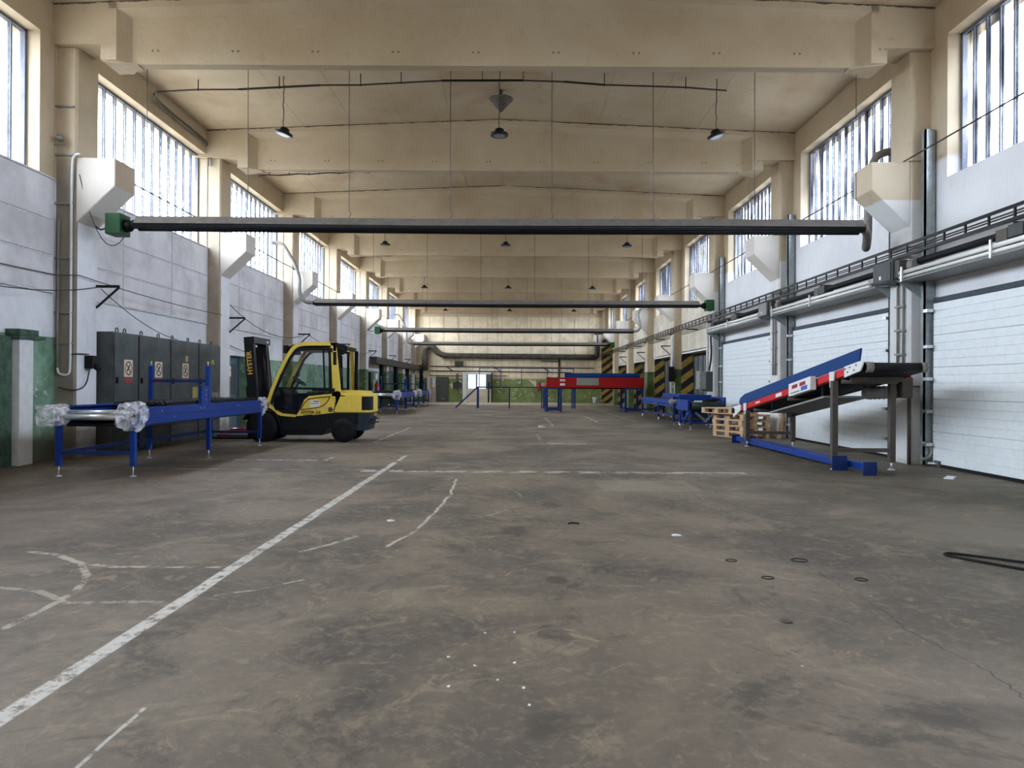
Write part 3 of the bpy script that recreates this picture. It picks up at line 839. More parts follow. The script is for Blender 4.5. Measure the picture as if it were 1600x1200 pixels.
# ================================================================== radiant tube heaters
def heater(i, y, burner, label):
    z = 3.97; xa, xb = -6.35, 5.82
    if burner > 0: xa, xb = -6.55, 6.15 - 0.1
    t = thing('tube_heater', label, 'heater', ((xa + xb) / 2, y, z), 'overhead radiant tube heaters')
    n = 5
    for j in range(n):
        a = xa + (xb - xa) * j / n; b = xa + (xb - xa) * (j + 1) / n
        dz = (0.0, -0.008, -0.02, -0.012, 0.0)[j]; dz2 = (-0.008, -0.02, -0.012, 0.0, 0.0)[j]
        sec = [(-0.20, -0.045), (-0.10, 0.09), (0.10, 0.09), (0.20, -0.045), (0.19, -0.045), (0.08, 0.08), (-0.08, 0.08), (-0.19, -0.045)]
        vs = [(a + (0.0 if j == 0 else -0.03), y + p, z + q + dz) for p, q in sec] + [(b, y + p, z + q + dz2) for p, q in sec]; m = 8
        fs = [tuple(range(m)), tuple(range(2 * m - 1, m - 1, -1))] + [(q, m + q, m + (q + 1) % m, (q + 1) % m) for q in range(m)]
        MB().add(vs, fs).build('hood_section', 'hood', t)
    MB().tube([(xa - 0.05, y - 0.11, z - 0.05), ((xa + xb) / 2, y - 0.11, z - 0.075), (xb + 0.02, y - 0.11, z - 0.05)], 0.072, 12).build('radiant_tube', 'black', t)
    MB().tube([(xa - 0.05, y + 0.11, z - 0.05), ((xa + xb) / 2, y + 0.11, z - 0.075), (xb + 0.02, y + 0.11, z - 0.05)], 0.072, 12).build('radiant_tube', 'black', t)
    xe = xa if burner < 0 else xb
    bx = xe + burner * 0.36
    bb = bevel(MB().box(bx - 0.13, bx + 0.13, y - 0.17, y + 0.17, z - 0.22, z + 0.13).build('burner_box', 'green_box', t), 0.012)
    MB().lathe([(0.11, 0), (0.09, 0.10), (0.045, 0.14), (0.045, 0.30)] if burner < 0 else [(0.045, -0.30), (0.045, -0.14), (0.09, -0.10), (0.11, 0)], 14, (bx - burner * 0.13, y, z - 0.06), 'x').build('fan_housing', 'black', t)
    MB().tube(sag((bx + burner * 0.13, y, z), (C + burner * 6.9, y + 0.25, z + 0.05), 0.12), 0.014, 6).build('supply_cable', 'wire', t)
    # flue
    o = xb if burner < 0 else xa; s = -burner
    path = cyc([(o, y, z - 0.03), (o + s * 0.18, y + 0.1, z - 0.06), (o + s * 0.30, y + 0.45, z - 0.35), (o + s * 0.42, y + 0.6, z - 0.05), (o + s * 0.42, y + 0.62, z + 0.75),
                (o + s * 0.50, y + 0.6, z + 1.35), (o + s * 0.8, y + 0.7, z + 1.5), (C + s * 7.44, y + 0.7, z + 1.5)], 2)
    if i in (1, 3):
        yy = y - 0.35
        path = cyc([(o, y - 0.02, z - 0.03), (o + s * 0.25, yy, z - 0.06), (o + s * 0.45, yy, z + 0.2), (o + s * 0.43, yy, z + 0.9),
                    (C + s * 7.05, yy - 0.1, z + 1.7), (C + s * 7.2, yy - 0.1, z + 1.85), (C + s * 7.46, yy - 0.1, z + 1.85)], 2)
    if i == 2:
        yy = y - 0.35
        path = cyc([(o, y - 0.02, z - 0.03), (o + 0.2, yy, z - 0.04), (o + 0.36, yy, z + 0.2), (o + 0.2, yy, z + 0.85), (o + 0.45, yy, z + 1.15), (C + 7.44, yy, z + 1.2)], 2)
    MB().tube(path, 0.07 if i == 0 else 0.06, 12).build('flue_pipe', 'flue', t)
    # hanger wires
    top = 6.56
    n = 8
    for j in range(n):
        x = xa + 0.12 + (xb - xa - 0.2) * j / (n - 1)
        MB().tube([(x, y, z + 0.09), (x + 0.04, y - 0.0, z + 0.16), (x + 0.01, y, z + 0.22), (x, y, top)], 0.006, 5).build('hanger_wire', 'wire', t)
heater(0, 12.48, -1, 'nearest overhead tube heater, green burner at its left end')
heater(1, 24.36, 1, 'second overhead tube heater, green burner at its right end')
heater(2, 36.36, -1, 'third overhead tube heater, green burner left above far conveyors')
heater(3, 48.36, 1, 'farthest overhead tube heater just in front of the end wall')

# ================================================================== high-bay lamps
def make_lamp(y, x, tilt, cable=True):
    t = thing('hanging_lamp', '', 'lamp', (x, y, 6.40))
    r = Matrix.Rotation(tilt, 4, 'Y') @ Matrix.Rotation(0.0, 4, 'X')
    def bb(m): m.v = [tuple(r @ Vector(v)) for v in m.v]; return m
    o = bb(MB().lathe([(0.165, -0.012), (0.185, 0.0), (0.185, 0.03), (0.10, 0.06), (0.09, 0.12), (0.05, 0.14)], 28)).mesh('housing', 'blackm')
    h = inst('housing', o, t, (0, 0, 0))
    l = inst('lens', bb(MB().lathe([(0.12, -0.022), (0.125, -0.012)], 28)).mesh('lens', 'lens'), t, (0, 0, 0))
    rg = inst('rim', bb(MB().lathe([(0.17, -0.020), (0.185, -0.010), (0.17, -0.0)], 28)).mesh('rim', 'blackm'), t, (0, 0, 0))
    top = zceil(x) - 6.40
    pts = [(0.0, 0, 0.14)]; k = 9
    for j in range(1, k): pts.append((random.uniform(-.015, .015), random.uniform(-.015, .015), 0.14 + (top - 0.14) * j / k))
    pts.append((0, 0, top))
    inst('chain', MB().tube(pts, 0.009, 5).mesh('chain', 'wire'), t, (0, 0, 0))
    return t
rows = ['nearest', 'second', 'third', 'farthest']
cols = [(-4.40, 'left', 0.28), (0.04, 'middle', 0.0), (4.50, 'right', -0.28)]
for i, rname in enumerate(rows):
    for (dx, cn, tilt) in cols:
        t = make_lamp(15.2 + 12 * i, C + dx, tilt if i == 0 else 0.0)
        t['label'] = 'round black high-bay lamp hanging on a chain, %s lamp of the %s row' % (cn, rname); t['group'] = 'high-bay lamps'

# conduit strung across under the ceiling by each lamp row
for i, yy in enumerate((15.2, 21.3, 27.2, 39.2, 51.2)):
    lab = ('conduit strung across the ceiling above the nearest lamps', 'short conduit across the ceiling in the second bay', 'conduit strung across the ceiling above the second lamp row',
           'conduit strung across the ceiling above the third lamp row', 'conduit strung across the ceiling above the farthest lamp row')[i]
    t = thing('ceiling_conduit', lab, 'conduit', (C, yy, 7.5))
    xa, xb = C - 7.0, C + (4.7 if i != 1 else -3.0)
    pts = []; n = 14
    for j in range(n + 1):
        x = xa + (xb - xa) * j / n; pts.append((x, yy, zceil(x) - 0.22 + 0.015 * math.sin(j * 2.1)))
    MB().tube(pts, 0.018, 6).build('pipe', 'wire', t)
    for j in (1, 3, 5, 6, 8, 9, 11, 13):
        x = pts[j][0]
        MB().box(x - 0.008, x + 0.008, yy - 0.01, yy + 0.01, pts[j][2] - 0.03, zceil(x)).build('drop_hook', 'wire', t)
    for a, b, w in ((2, 4, 0.03), (7, 9, 0.035), (10, 11, 0.03)):
        if i == 1 and a > 6: continue
        MB().bar(pts[a], pts[b], w, 0.035).build('cable_clip', 'blackm', t)
t = thing('roof_vent', 'dark conical roof vent hanging from the ceiling behind the middle lamp', 'vent', (C + 0.05, 16.3, 7.3))
MB().lathe([(0.02, -0.02), (0.13, 0.10), (0.25, 0.24), (0.27, 0.27), (0.10, 0.30)], 28, (C + 0.05, 16.3, 7.3)).build('cone', 'hood', t)
MB().tube([(C + 0.05, 16.3, 7.58), (C + 0.05, 16.3, 7.78)], 0.03, 8).build('stem', 'wire', t)

# conduits along the left wall head
t = thing('wall_conduit', 'pair of conduits along the left wall head above the windows', 'conduit', (C - 7.15, 16, 7.2))
for dz in (0.0, -0.08):
    MB().tube(cyc([(C - 7.0, 15.2, 7.28 + dz), (C - 7.17, 15.25, 7.2 + dz), (C - 7.17, 18.0, 7.2 + dz), (C - 7.17, 18.12, 7.1), (C - 7.17 - dz, 18.14, 6.6)], 2), 0.02, 6).build('pipe', 'flue', t)

# ================================================================== LEFT SIDE
# conduits looping down the first column
t = thing('column_conduit', 'pale conduits looping down the nearest left column', 'conduit', (-7.4, 12.1, 0))
zt = 4.0
MB().tube(cyc([(-7.52, 12.16, 1.4), (-7.52, 12.16, 3.8), (-7.50, 12.16, 4.0)], 1), 0.018, 8).build('pipe', 'flue', t)
MB().tube(cyc([(-7.52, 12.16, 1.5), (-7.50, 12.16, 1.40), (-7.34, 12.16, 1.38), (-7.30, 12.16, 1.50), (-7.31, 12.16, 4.9), (-7.25, 12.16, 5.02), (-7.18, 12.18, 5.03)], 2), 0.020, 8).build('pipe', 'whitep', t)
MB().tube([(-7.60, 12.14, 1.9), (-7.60, 12.14, 7.3)], 0.022, 6).build('cable', 'darkgrey', t)
MB().tube([(-7.64, 12.14, 2.6), (-7.64, 12.14, 7.3)], 0.014, 6).build('cable', 'wire', t)
for z in (1.9, 2.4, 3.3, 4.2, 5.0, 5.8):
    MB().box(-7.64, -7.28, 12.15, 12.20, z, z + 0.025).build('clamp', 'grey', t)
t = thing('wall_socket', 'black industrial socket on the white face of the nearest left column', 'socket', (-7.2, 12.5, 1.6))
bevel(MB().box(-7.25, -7.10, 12.45, 12.62, 1.50, 1.72).build('housing', 'black', t), 0.015)
MB().tube([(-7.12, 12.53, 1.55), (-7.03, 12.53, 1.48)], 0.045, 10).build('outlet', 'black', t)
MB().tube(cyc([(-7.3, 12.16, 1.72), (-7.22, 12.2, 1.74), (-7.2, 12.5, 1.74)], 2), 0.012, 6).build('lead', 'wire', t)
MB().tube(cyc([(-7.5, 12.15, 1.18), (-7.22, 12.15, 1.12), (-7.18, 12.4, 1.2), (-7.18, 12.5, 1.5)], 2), 0.012, 6).build('lead', 'wire', t)
t = thing('wall_lamp', 'small round lamp on a bracket high on the nearest left column', 'lamp', (-7.45, 12.1, 5.25))
MB().lathe([(0.05, -0.04), (0.07, 0.0), (0.05, 0.04)], 14, (-7.45, 12.08, 5.26)).build('lamp_head', 'flue', t)
MB().bar((-7.66, 12.14, 5.17), (-7.40, 12.14, 5.17), 0.02, 0.02).build('arm', 'grey', t)
MB().bar((-7.655, 12.14, 4.5), (-7.655, 12.14, 5.17), 0.015, 0.015).build('arm', 'grey', t)
# sagging cables
def cable(label, pts, r=0.012, mat='wire'):
    r = r * 0.65
    return tag(MB().tube(pts, r, 6).build('hanging_cable', mat), label, 'cable')
cable('straight dark cable strung low across the nearest left wall panels', sag((-7.5, 7.0, 3.02), (-7.5, 12.1, 3.02), 0.03) + sag((-7.18, 12.16, 3.03), (-7.2, 18.2, 2.95), 0.05))
cable('slack cable sagging from the nearest left bracket towards the frame edge', sag((-7.3, 7.0, 3.0), (-7.18, 12.8, 2.92), 0.35))
cable('slack cable drooping from bracket to electrical cabinets', sag((-7.22, 12.9, 2.9), (-7.3, 16.0, 2.2), 0.12))
cable('cable looping from the green burner box back to the column', sag((-7.2, 12.2, 4.7), (-6.55, 12.4, 3.72), 0.55), 0.012)
cable('cables drooping across the panels behind the forklift mast', sag((-7.4, 18.9, 3.4), (-7.0, 25, 2.95), 0.45), 0.016)
cable('thin cables strung along the left columns beyond the forklift', sag((-7.0, 25, 2.95), (-6.9, 36.8, 2.95), 0.4), 0.016)
cable('short cable on second left wall panel running to door', sag((-7.5, 18.9, 2.35), (-7.45, 21.5, 2.1), 0.05), 0.016)

# green pilaster end, post and door at the left frame edge
t = thing('door_post', 'chipped white post with a green cap beside the green wall', 'post', (C - 7.1, 11.25, 0))
bevel(MB().box(C - 7.2, C - 7.06, 11.10, 11.42, 0, 1.97).build('shaft', 'whitep', t), 0.01)
MB().box(C - 7.2, C - 6.98, 10.98, 11.42, 1.97, 2.06).build('cap', 'greenp', t)
MB().box(C - 7.2, C - 6.99, 11.0, 11.60, 1.92, 1.97).build('cap', 'greenp', t)
MB().box(C - 7.2, C - 7.12, 9.2, 11.02, 0, 1.95).build('leaf', 'greenp', t)

# switchboard cabinets
def switch_cabinet(i, y0, y1, label):
    t = thing('electric_cabinet', label, 'cabinet', (-7.25, (y0 + y1) / 2, 0), 'grey switchboard cabinets')
    bevel(MB().box(-7.50, -7.02, y0 + 0.01, y1 - 0.01, 0.0, 2.16).build('body', 'cabinet', t), 0.008)
    d = bevel(MB().box(-7.02, -6.985, y0 + 0.03, y1 - 0.03, 0.42, 2.13).build('door', 'cabinet', t), 0.006)
    MB().box(-6.985, -6.955, y0 + 0.06, y0 + 0.10, 1.25, 1.36).build('handle', 'black', d)
    bevel(MB().box(-7.02, -6.99, y0 + 0.03, y1 - 0.03, 0.06, 0.40).build('plinth_cover', 'cabinet', t), 0.006)
    for yy in (y0 + 0.3, y1 - 0.3):
        MB().tube([(-7.1 + 0.0, yy + 0.045 * math.cos(a), 2.20 + 0.045 * math.sin(a)) for a in [j * PI / 6 for j in range(13)]], 0.011, 5).build('lifting_eye', 'cabinet', t)
    yc = (y0 + y1) / 2; x = -6.984
    if i < 3:
        yy = yc + (0.05, 0.12, 0.0)[i]
        sg = MB().box(x, x + 0.003, yy - 0.15, yy + 0.15, 1.37, 1.68).build('warning_sign', 'signcream', t)
        ring = MB(); n = 24
        vs = []
        for j in range(n):
            a = 2 * PI * j / n
            for r in (0.105, 0.125): vs.append((x + 0.005, yy + r * math.cos(a), 1.525 + r * math.sin(a)))
        ring.add(vs, [(2 * j, 2 * ((j + 1) % n), 2 * ((j + 1) % n) + 1, 2 * j + 1) for j in range(n)])
        ring.bar((x + 0.004, yy - 0.08, 1.605), (x + 0.004, yy + 0.08, 1.445), 0.016, 0.003, (1, 0, 0))
        ring.bar((x + 0.004, yy - 0.05, 1.47), (x + 0.004, yy + 0.045, 1.59), 0.028, 0.003, (1, 0, 0))
        ring.build('symbol', 'black', sg)
        for q in range(3):
            MB().box(x, x + 0.004, yy - 0.14 + 0.02 * q, yy + 0.14 - 0.02 * q, 1.33 - 0.032 * q, 1.352 - 0.032 * q).build('red_text_line', 'signred', sg)
    if i == 0:
        MB().prism([(yc - 0.08, 1.86), (yc + 0.09, 1.86), (yc + 0.0, 2.0)], 'x', x, x + 0.002).build('green_mark', plain('faded green mark', (0.04, 0.13, 0.085), 0.6), t)
    if i == 2:
        MB().box(x, x + 0.003, yc + 0.0, yc + 0.11, 1.72, 1.84).build('yellow_label', 'signyellow', t)
        MB().box(x, x + 0.003, yc + 0.35, yc + 0.62, 0.86, 1.18).build('yellow_label', 'signyellow', t)
    if i == 3:
        MB().box(x, x + 0.05, yc - 0.02, yc + 0.10, 1.70, 1.80).build('indicator', 'signyellow', t)
        MB().box(x, x + 0.08, yc - 0.1, yc + 0.28, 0.85, 1.05).build('small_box', 'grey', t)
switch_cabinet(0, 12.90, 13.76, 'dark grey electric cabinet nearest the camera, marked with a faded green triangle')
switch_cabinet(1, 13.76, 15.04, 'second dark grey electric cabinet, its warning sign half hidden by the blue post')
switch_cabinet(2, 15.04, 16.38, 'third dark grey electric cabinet with warning sign and yellow labels')
switch_cabinet(3, 16.38, 17.60, 'fourth dark grey electric cabinet without warning sign, beside the green wall')

# doors on the left wall
for j, (d0, d1, zt) in enumerate(DOORS_L):
    xi = C - 7.21
    fr = MB().box(xi - 0.30, xi - 0.2, d0, d0 + 0.07, 0, zt).box(xi - 0.30, xi - 0.2, d1 - 0.07, d1, 0, zt).box(xi - 0.30, xi - 0.2, d0, d1, zt - 0.07, zt)
    d = struct('door_%d' % dn, fr, 'bluedoor'); dn += 1
    MB().box(xi - 0.28, xi - 0.23, d0 + 0.07, d1 - 0.07, 0.02, zt - 0.07).build('door_leaf', 'bluedoor', d)
    MB().box(xi - 0.23, xi - 0.22, d0 + 0.22, d1 - 0.22, 0.95, zt - 0.22).build('door_panel', 'darkgrey', d)
    MB().box(xi - 0.23, xi - 0.22, d0 + 0.22, d1 - 0.22, 0.15, 0.8).build('door_panel', 'bluedoor', d)
t = thing('light_switch', 'small black switch on the green wall left of the blue door', 'switch', (-7.5, 19.4, 1.35))
bevel(MB().box(-7.58, -7.50, 19.30, 19.42, 1.25, 1.42).build('housing', 'black', t), 0.008)
MB().tube(cyc([(-7.55, 19.36, 1.42), (-7.55, 19.36, 1.60), (-7.55, 19.7, 1.62)], 2), 0.012, 6).build('lead', 'flue', t)
sheet('notice', 'white sign on the jamb of the blue-grey door behind the conveyor', -7.56, 19.62, 19.74, 1.45, 1.72)
# red bars lying on the floor by the switchboard
t = thing('red_trestle', 'low red steel trestle lying on the floor behind the conveyor legs', 'trestle', (-6.5, 17.9, 0))
for yy in (18.0, 18.8):
    MB().bar((-7.2, yy, 0.09), (-5.6, yy, 0.09), 0.06, 0.06).build('bar', 'redd', t)
for xx in (-7.2, -5.6):
    MB().bar((xx, 18.0, 0.05), (xx, 18.8, 0.05), 0.06, 0.06).build('bar', 'redd', t)
for xx in (-7.2, -6.4, -5.6):
    for yy in (18.0, 18.8): MB().box(xx - 0.03, xx + 0.03, yy - 0.03, yy + 0.03, 0, 0.07).build('foot', 'redd', t)

# --- roller conveyors (three alike along the left wall)
def film_blob(seed, sx, sy, sz):
    """crumpled bag: a box-like shell crushed by layered noise, its hem hanging down ragged"""
    n, m = 30, 18; vs, fs = [], []
    for i in range(m + 1):
        th = PI * i / m
        for j in range(n):
            a = 2 * PI * j / n
            d = Vector((math.sin(th) * math.cos(a), math.sin(th) * math.sin(a), math.cos(th)))
            e = 0.55; q = Vector([math.copysign(abs(c) ** e, c) for c in d])
            f = 1 + 0.30 * noise.noise(d * 1.7 + Vector((seed, 0, 0))) + 0.13 * noise.noise(d * 4.5 + Vector((0, seed, 0))) + 0.04 * noise.noise(d * 11 + Vector((0, 0, seed)))
            hem = 0.35 * max(0, -d.z) * noise.noise(Vector((d.x * 3, d.y * 3, seed)))
            vs.append((sx * q.x * f, sy * q.y * f, sz * (q.z * f - hem - 0.25 * max(0, -d.z))))
    for i in range(m):
        for j in range(n): fs.append((i * n + j, (i + 1) * n + j, (i + 1) * n + (j + 1) % n, i * n + (j + 1) % n))
    b = MB(); b.add(vs, fs); return b
def make_conveyor():
    t = thing('roller_conveyor', '', 'conveyor')
    L = 5.35; W = 0.52
    for sx in (-1, 1):
        rb = bevel(MB().box(sx * W - 0.02, sx * W + 0.02, 0.25 if sx > 0 else 0.35, L, 0.69, 0.925).build('side_rail', 'blue', t), 0.006)
        MB().box(sx * W - 0.04, sx * W + 0.04, 0.3, L, 0.685, 0.70).build('rail_flange', 'blue', t)
        MB().box(sx * W - 0.028, sx * W + 0.028, 0.3, L, 0.80, 0.812).build('rail_crease', 'blued', t)
        for yb in (0.9, 1.3, 2.25, 2.4, 3.9, 4.0):
            MB().lathe([(0.012, sx * (W + 0.021)), (0.012, sx * (W + 0.028))], 8, (0, yb, 0.86 if yb != 1.3 else 0.76), 'x').build('bolt', 'steel', t)
        for yl in (0.12, 2.65, L - 0.12):
            lg = bevel(MB().box(sx * W - 0.035, sx * W + 0.035, yl - 0.035, yl + 0.035, 0.14, 0.74 if yl < 0.3 else 0.70).build('leg', 'blue', t), 0.005)
            MB().tube([(sx * W, yl, 0.0), (sx * W, yl, 0.16)], 0.010, 6).tube([(sx * W, yl, 0.0), (sx * W, yl, 0.014)], [0.05, 0.035], 12).build('foot', 'steel', lg)
    # uprights rising from both rails and a cross bar
    for sx, yp in ((-1, 2.7), (1, 2.6)):
        MB().bar((sx * W, yp, 0.9), (sx * W, yp, 1.55), 0.07, 0.07).build('upright', 'blue', t)
        MB().tube([(sx * W, yp, 1.55), (sx * W, yp, 1.63)], 0.012, 6).build('pin', 'steel', t)
    MB().box(W - 0.02, W + 0.03, 2.28, 2.56, 0.9, 1.22).build('mounting_plate', 'blue', t)
    for z in (1.0, 1.07, 1.15): MB().lathe([(0.012, W + 0.03), (0.012, W + 0.037)], 8, (0, 2.45, z), 'x').build('bolt', 'steel', t)
    MB().bar((-W, 2.65, 1.30), (W, 2.65, 1.30), 0.05, 0.05).build('cross_bar', 'blued', t)
    MB().bar((-W, 0.12, 0.32), (W, 0.12, 0.32), 0.05, 0.045).build('cross_bar', 'blued', t)
    MB().bar((-W, L - 0.12, 0.28), (W, L - 0.12, 0.28), 0.05, 0.045).build('cross_bar', 'blued', t)
    MB().bar((-W, 0.12, 0.32), (-W, L - 0.1, 0.30), 0.05, 0.05).build('cross_bar', 'blued', t)
    MB().box(-W, W, 0.3, L - 0.1, 0.66, 0.70).build('belly_pan', 'blackm', t)
    r1 = MB().tube([(-W + 0.03, 0, 0), (W - 0.03, 0, 0)], 0.038, 12).mesh('roller', 'steel')
    for yy, z in ((0.02, 0.80), (0.13, 0.855)): inst('roller', r1, t, (0, yy, z))
    MB().box(-W + 0.02, W - 0.02, 0.22, 1.35, 0.80, 0.86).build('slider_bed', 'black', t)
    r2 = MB(); 
    for q in range(6):
        xx = -W + 0.10 + q * 0.165
        r2.tube([(xx - 0.035, 0, 0), (xx + 0.035, 0, 0)], 0.045, 10)
    r2.tube([(-W + 0.03, 0, 0), (W - 0.03, 0, 0)], 0.012, 6)
    r2 = r2.mesh('wheel_roller', 'black')
    yy = 1.40
    while yy < L - 0.1: inst('wheel_roller', r2, t, (0, yy, 0.937)); yy += 0.135
    MB().bar((-W + 0.05, 1.35, 0.935), (-W + 0.05, L, 0.935), 0.015, 0.03).build('guide_strip', 'black', t)
    MB().box(-W + 0.03, -W + 0.14, 0.3, 1.4, 0.93, 0.95).build('guide_strip', 'blue', t)
    for q, (x, y, z, a, b, c) in enumerate(((-W - 0.03, 0.02, 0.84, 0.18, 0.20, 0.12), (W + 0.0, 0.08, 0.83, 0.145, 0.22, 0.155), (W + 0.01, L - 0.02, 0.83, 0.09, 0.10, 0.15))):
        fb = film_blob(q + 3, a, b, c)
        o = inst('plastic_wrap', fb.mesh('plastic_wrap', 'film'), t, (x, y, z))
    return t
conv = make_conveyor()
conv.location = (-5.62, 9.83, 0); conv.rotation_euler = (0, 0, math.radians(0.6)); conv.scale = (0.96, 1, 1)
tag(conv, 'blue roller conveyor nearest the camera, standing before the electric cabinets', 'conveyor', 'blue roller conveyors along the left wall')
c2 = copy_tree(conv); c2.location = (-5.55, 31.3, 0); c2.scale = (1.12, 1.12, 1)
c2['label'] = 'blue roller conveyor with film-wrapped ends just behind the forklift'
c3 = copy_tree(conv); c3.location = (-5.95, 41.6, 0); c3.scale = (1.1, 1.06, 1)
c3['label'] = 'farthest blue roller conveyor, close to the end wall on the left'

# ================================================================== forklift
FL = thing('forklift', 'yellow and black forklift truck with an enclosed glazed cab', 'forklift', (0, 0, 0))
W = 0.56
def side2(fn):
    for s in (1, -1): fn(s)
# chassis
def sideprism(pts, y0, y1): return MB().prism(pts, 'y', y0, y1)
ch = sideprism([(-0.28, 0.30), (0.0, 0.45), (0.35, 0.30), (0.45, 0.15), (1.35, 0.15), (1.42, 0.45), (1.75, 0.68), (1.60, 0.76), (1.2, 0.64), (0.75, 0.62), (0.2, 0.64), (-0.3, 0.66)], -W + 0.02, W - 0.02).build('chassis', 'blackm', FL)
bevel(ch, 0.015)
step = MB().box(0.75, 1.30, W - 0.03, W + 0.03, 0.25, 0.29).box(0.75, 1.30, -W - 0.03, -W + 0.03, 0.25, 0.29).build('step', 'blackm', FL)
# rear fender / counterweight: plan outline is rounded
def plan(z0, z1, x1, mat, name, bulge=0.0, drop=0.0):
    pts = [(x1, W)]
    for a in range(0, 10):
        th = PI / 2 + a * PI / 9
        pts.append((-0.30 - (0.30 + bulge) * max(0, -math.cos(th)) ** 0.55 if math.cos(th) < 0 else -0.30, W * (1 if math.sin(th) >= 0 else -1) * abs(math.sin(th)) ** 0.35))
    pts.append((x1, -W))
    m = MB().prism(pts, 'z', z0, z1)
    m.v = [(v[0] + (drop * 0.35 if (v[2] < (z0 + z1) / 2 and v[0] < -0.3) else 0), v[1], v[2]) for v in m.v]
    return m
hood = bevel(plan(0.64, 1.06, 0.20, 'yellow', 'x').build('counterweight', 'yellow', FL), 0.035, 3)
bevel(sideprism([(-0.5, 1.04), (0.10, 1.04), (0.10, 1.13), (-0.42, 1.12)], -0.44, 0.44).build('hood', 'yellow', FL), 0.03, 3)
cwl = bevel(plan(0.26, 0.64, -0.34, 'navy', 'x', 0.0, 0.25).build('lower_counterweight', 'navy', FL), 0.02)
# side body panel
side_poly = [(1.03, 0.56), (0.96, 0.66), (0.84, 0.92), (0.74, 1.00), (0.28, 1.05), (0.12, 1.13), (0.02, 1.08), (0.20, 0.64), (0.62, 0.59)]
side2(lambda s: bevel(sideprism(side_poly, s * (W - 0.06), s * W).build('side_panel', 'yellow', FL), 0.008))
front_poly = [(1.70, 0.72), (1.64, 0.86), (1.56, 0.82), (1.48, 0.70), (1.30, 0.62), (1.03, 0.60), (1.03, 0.54), (1.35, 0.57), (1.6, 0.68)]
side2(lambda s: sideprism(front_poly, s * (W - 0.06), s * W).build('sill_panel', 'yellow', FL))
MB().tube([(0.92, W + 0.002, 0.72), (0.83, W + 0.002, 0.86), (0.76, W + 0.002, 0.93), (0.62, W + 0.002, 0.96), (0.28, W + 0.002, 0.99)], 0.010, 6).build('panel_gap', 'black', FL)
MB().tube(cyc([(0.28, W + 0.002, 1.0), (0.35, W + 0.002, 0.85), (0.50, W + 0.002, 0.75), (0.95, W + 0.002, 0.70)], 2), 0.009, 6).build('panel_gap', 'black', FL)
MB().tube([(0.10, W + 0.0, 1.10), (0.17, W + 0.0, 0.84), (0.20, W, 0.66)], 0.007, 6).build('panel_gap', 'black', FL)
MB().box(0.50, 0.72, W, W + 0.004, 0.77, 0.91).build('sticker', 'paper', FL)
MB().box(0.52, 0.64, W + 0.003, W + 0.006, 0.875, 0.895).box(0.53, 0.70, W + 0.003, W + 0.006, 0.835, 0.845).build('sticker_print', 'darkgrey', FL)
MB().lathe([(0.055, W - 0.02), (0.055, W + 0.004)], 16, (0.27, 0, 0.71), 'y').build('filler_recess', 'taupe', FL)
MB().box(-0.04, 0.06, W - 0.02, W + 0.003, 1.0, 1.02).build('panel_gap', 'black', FL)
# rear grille
def grille(s):
    pts = []
    for q in range(0, 13):
        th = PI / 2 + (0.10 + 1.33 * q / 12)
        cx, sy = max(0, -math.cos(th)), abs(math.sin(th))
        pts.append((-0.304 - 0.305 * cx ** 0.55, s * (W + 0.004) * sy ** 0.35))
    pts = [p for p in pts if p[0] < -0.40]
    pts = pts + [(-0.40, pts[-1][1]), (-0.40, pts[0][1] * 0.99)]
    bevel(MB().prism(pts, 'z', 0.70, 1.0).build('grille', 'black', FL), 0.008)
side2(grille)
for z in (0.50, 0.42): MB().box(-0.615, -0.57, -0.40, 0.40, z - 0.02, z).build('rear_slot', 'black', FL)
# cab side frames
def yel(pts, w, s, name='cab_frame', mat='yellow', dep=0.06):
    m = MB()
    for a, b in zip(pts, pts[1:]): m.bar((a[0], s * (W - 0.035), a[1]), (b[0], s * (W - 0.035), b[1]), dep, w, (0, 0, 1))
    return m
arch = [(1.66, 0.74), (1.60, 0.95), (1.50, 1.24), (1.34, 1.60), (1.20, 1.88), (1.11, 2.02), (1.01, 2.10), (0.86, 2.135), (0.22, 2.135)]
def sweep(pts, wid, y0, y1):
    """flat strip following a path in the side plane"""
    L, R = [], []
    for i, p in enumerate(pts):
        a = Vector(pts[max(i - 1, 0)]); b = Vector(pts[min(i + 1, len(pts) - 1)]); d = (b - a).normalized(); nrm = Vector((-d.y, d.x))
        w = wid[i] if isinstance(wid, list) else wid
        L.append(Vector(p) + nrm * w / 2); R.append(Vector(p) - nrm * w / 2)
    vs, fs = [], []
    for y in (y0, y1):
        for a, b in zip(L, R): vs += [(a.x, y, a.y), (b.x, y, b.y)]
    n = len(pts) * 2
    for i in range(len(pts) - 1):
        k = 2 * i
        fs += [(k, k + 1, k + 3, k + 2), (n + k, n + k + 2, n + k + 3, n + k + 1), (k, k + 2, n + k + 2, n + k), (k + 1, n + k + 1, n + k + 3, k + 3)]
    fs += [(0, n, n + 1, 1), (n - 2, n - 1, 2 * n - 1, 2 * n - 2)]
    return MB().add(vs, fs)
archs = [(p.x, p.y) for p in cyc([(a, b, 0) for a, b in arch], 2)]
side2(lambda s: sweep(archs, 0.075, s * (W - 0.07), s * W).build('cab_frame', 'yellow', FL))
sideprism([(0.17, 2.16), (0.28, 2.16), (0.23, 1.13), (0.25, 1.0), (0.05, 1.0), (0.10, 1.5)], W - 0.07, W).build('rear_pillar', 'yellow', FL)
sideprism([(0.02, 2.16), (0.10, 2.16), (0.06, 1.0), (-0.04, 1.0)], -W, -W + 0.07).build('rear_pillar', 'yellow', FL)
MB().box(0.15, 0.22, W - 0.004, W + 0.004, 1.68, 1.96).build('pillar_slot', 'black', FL)
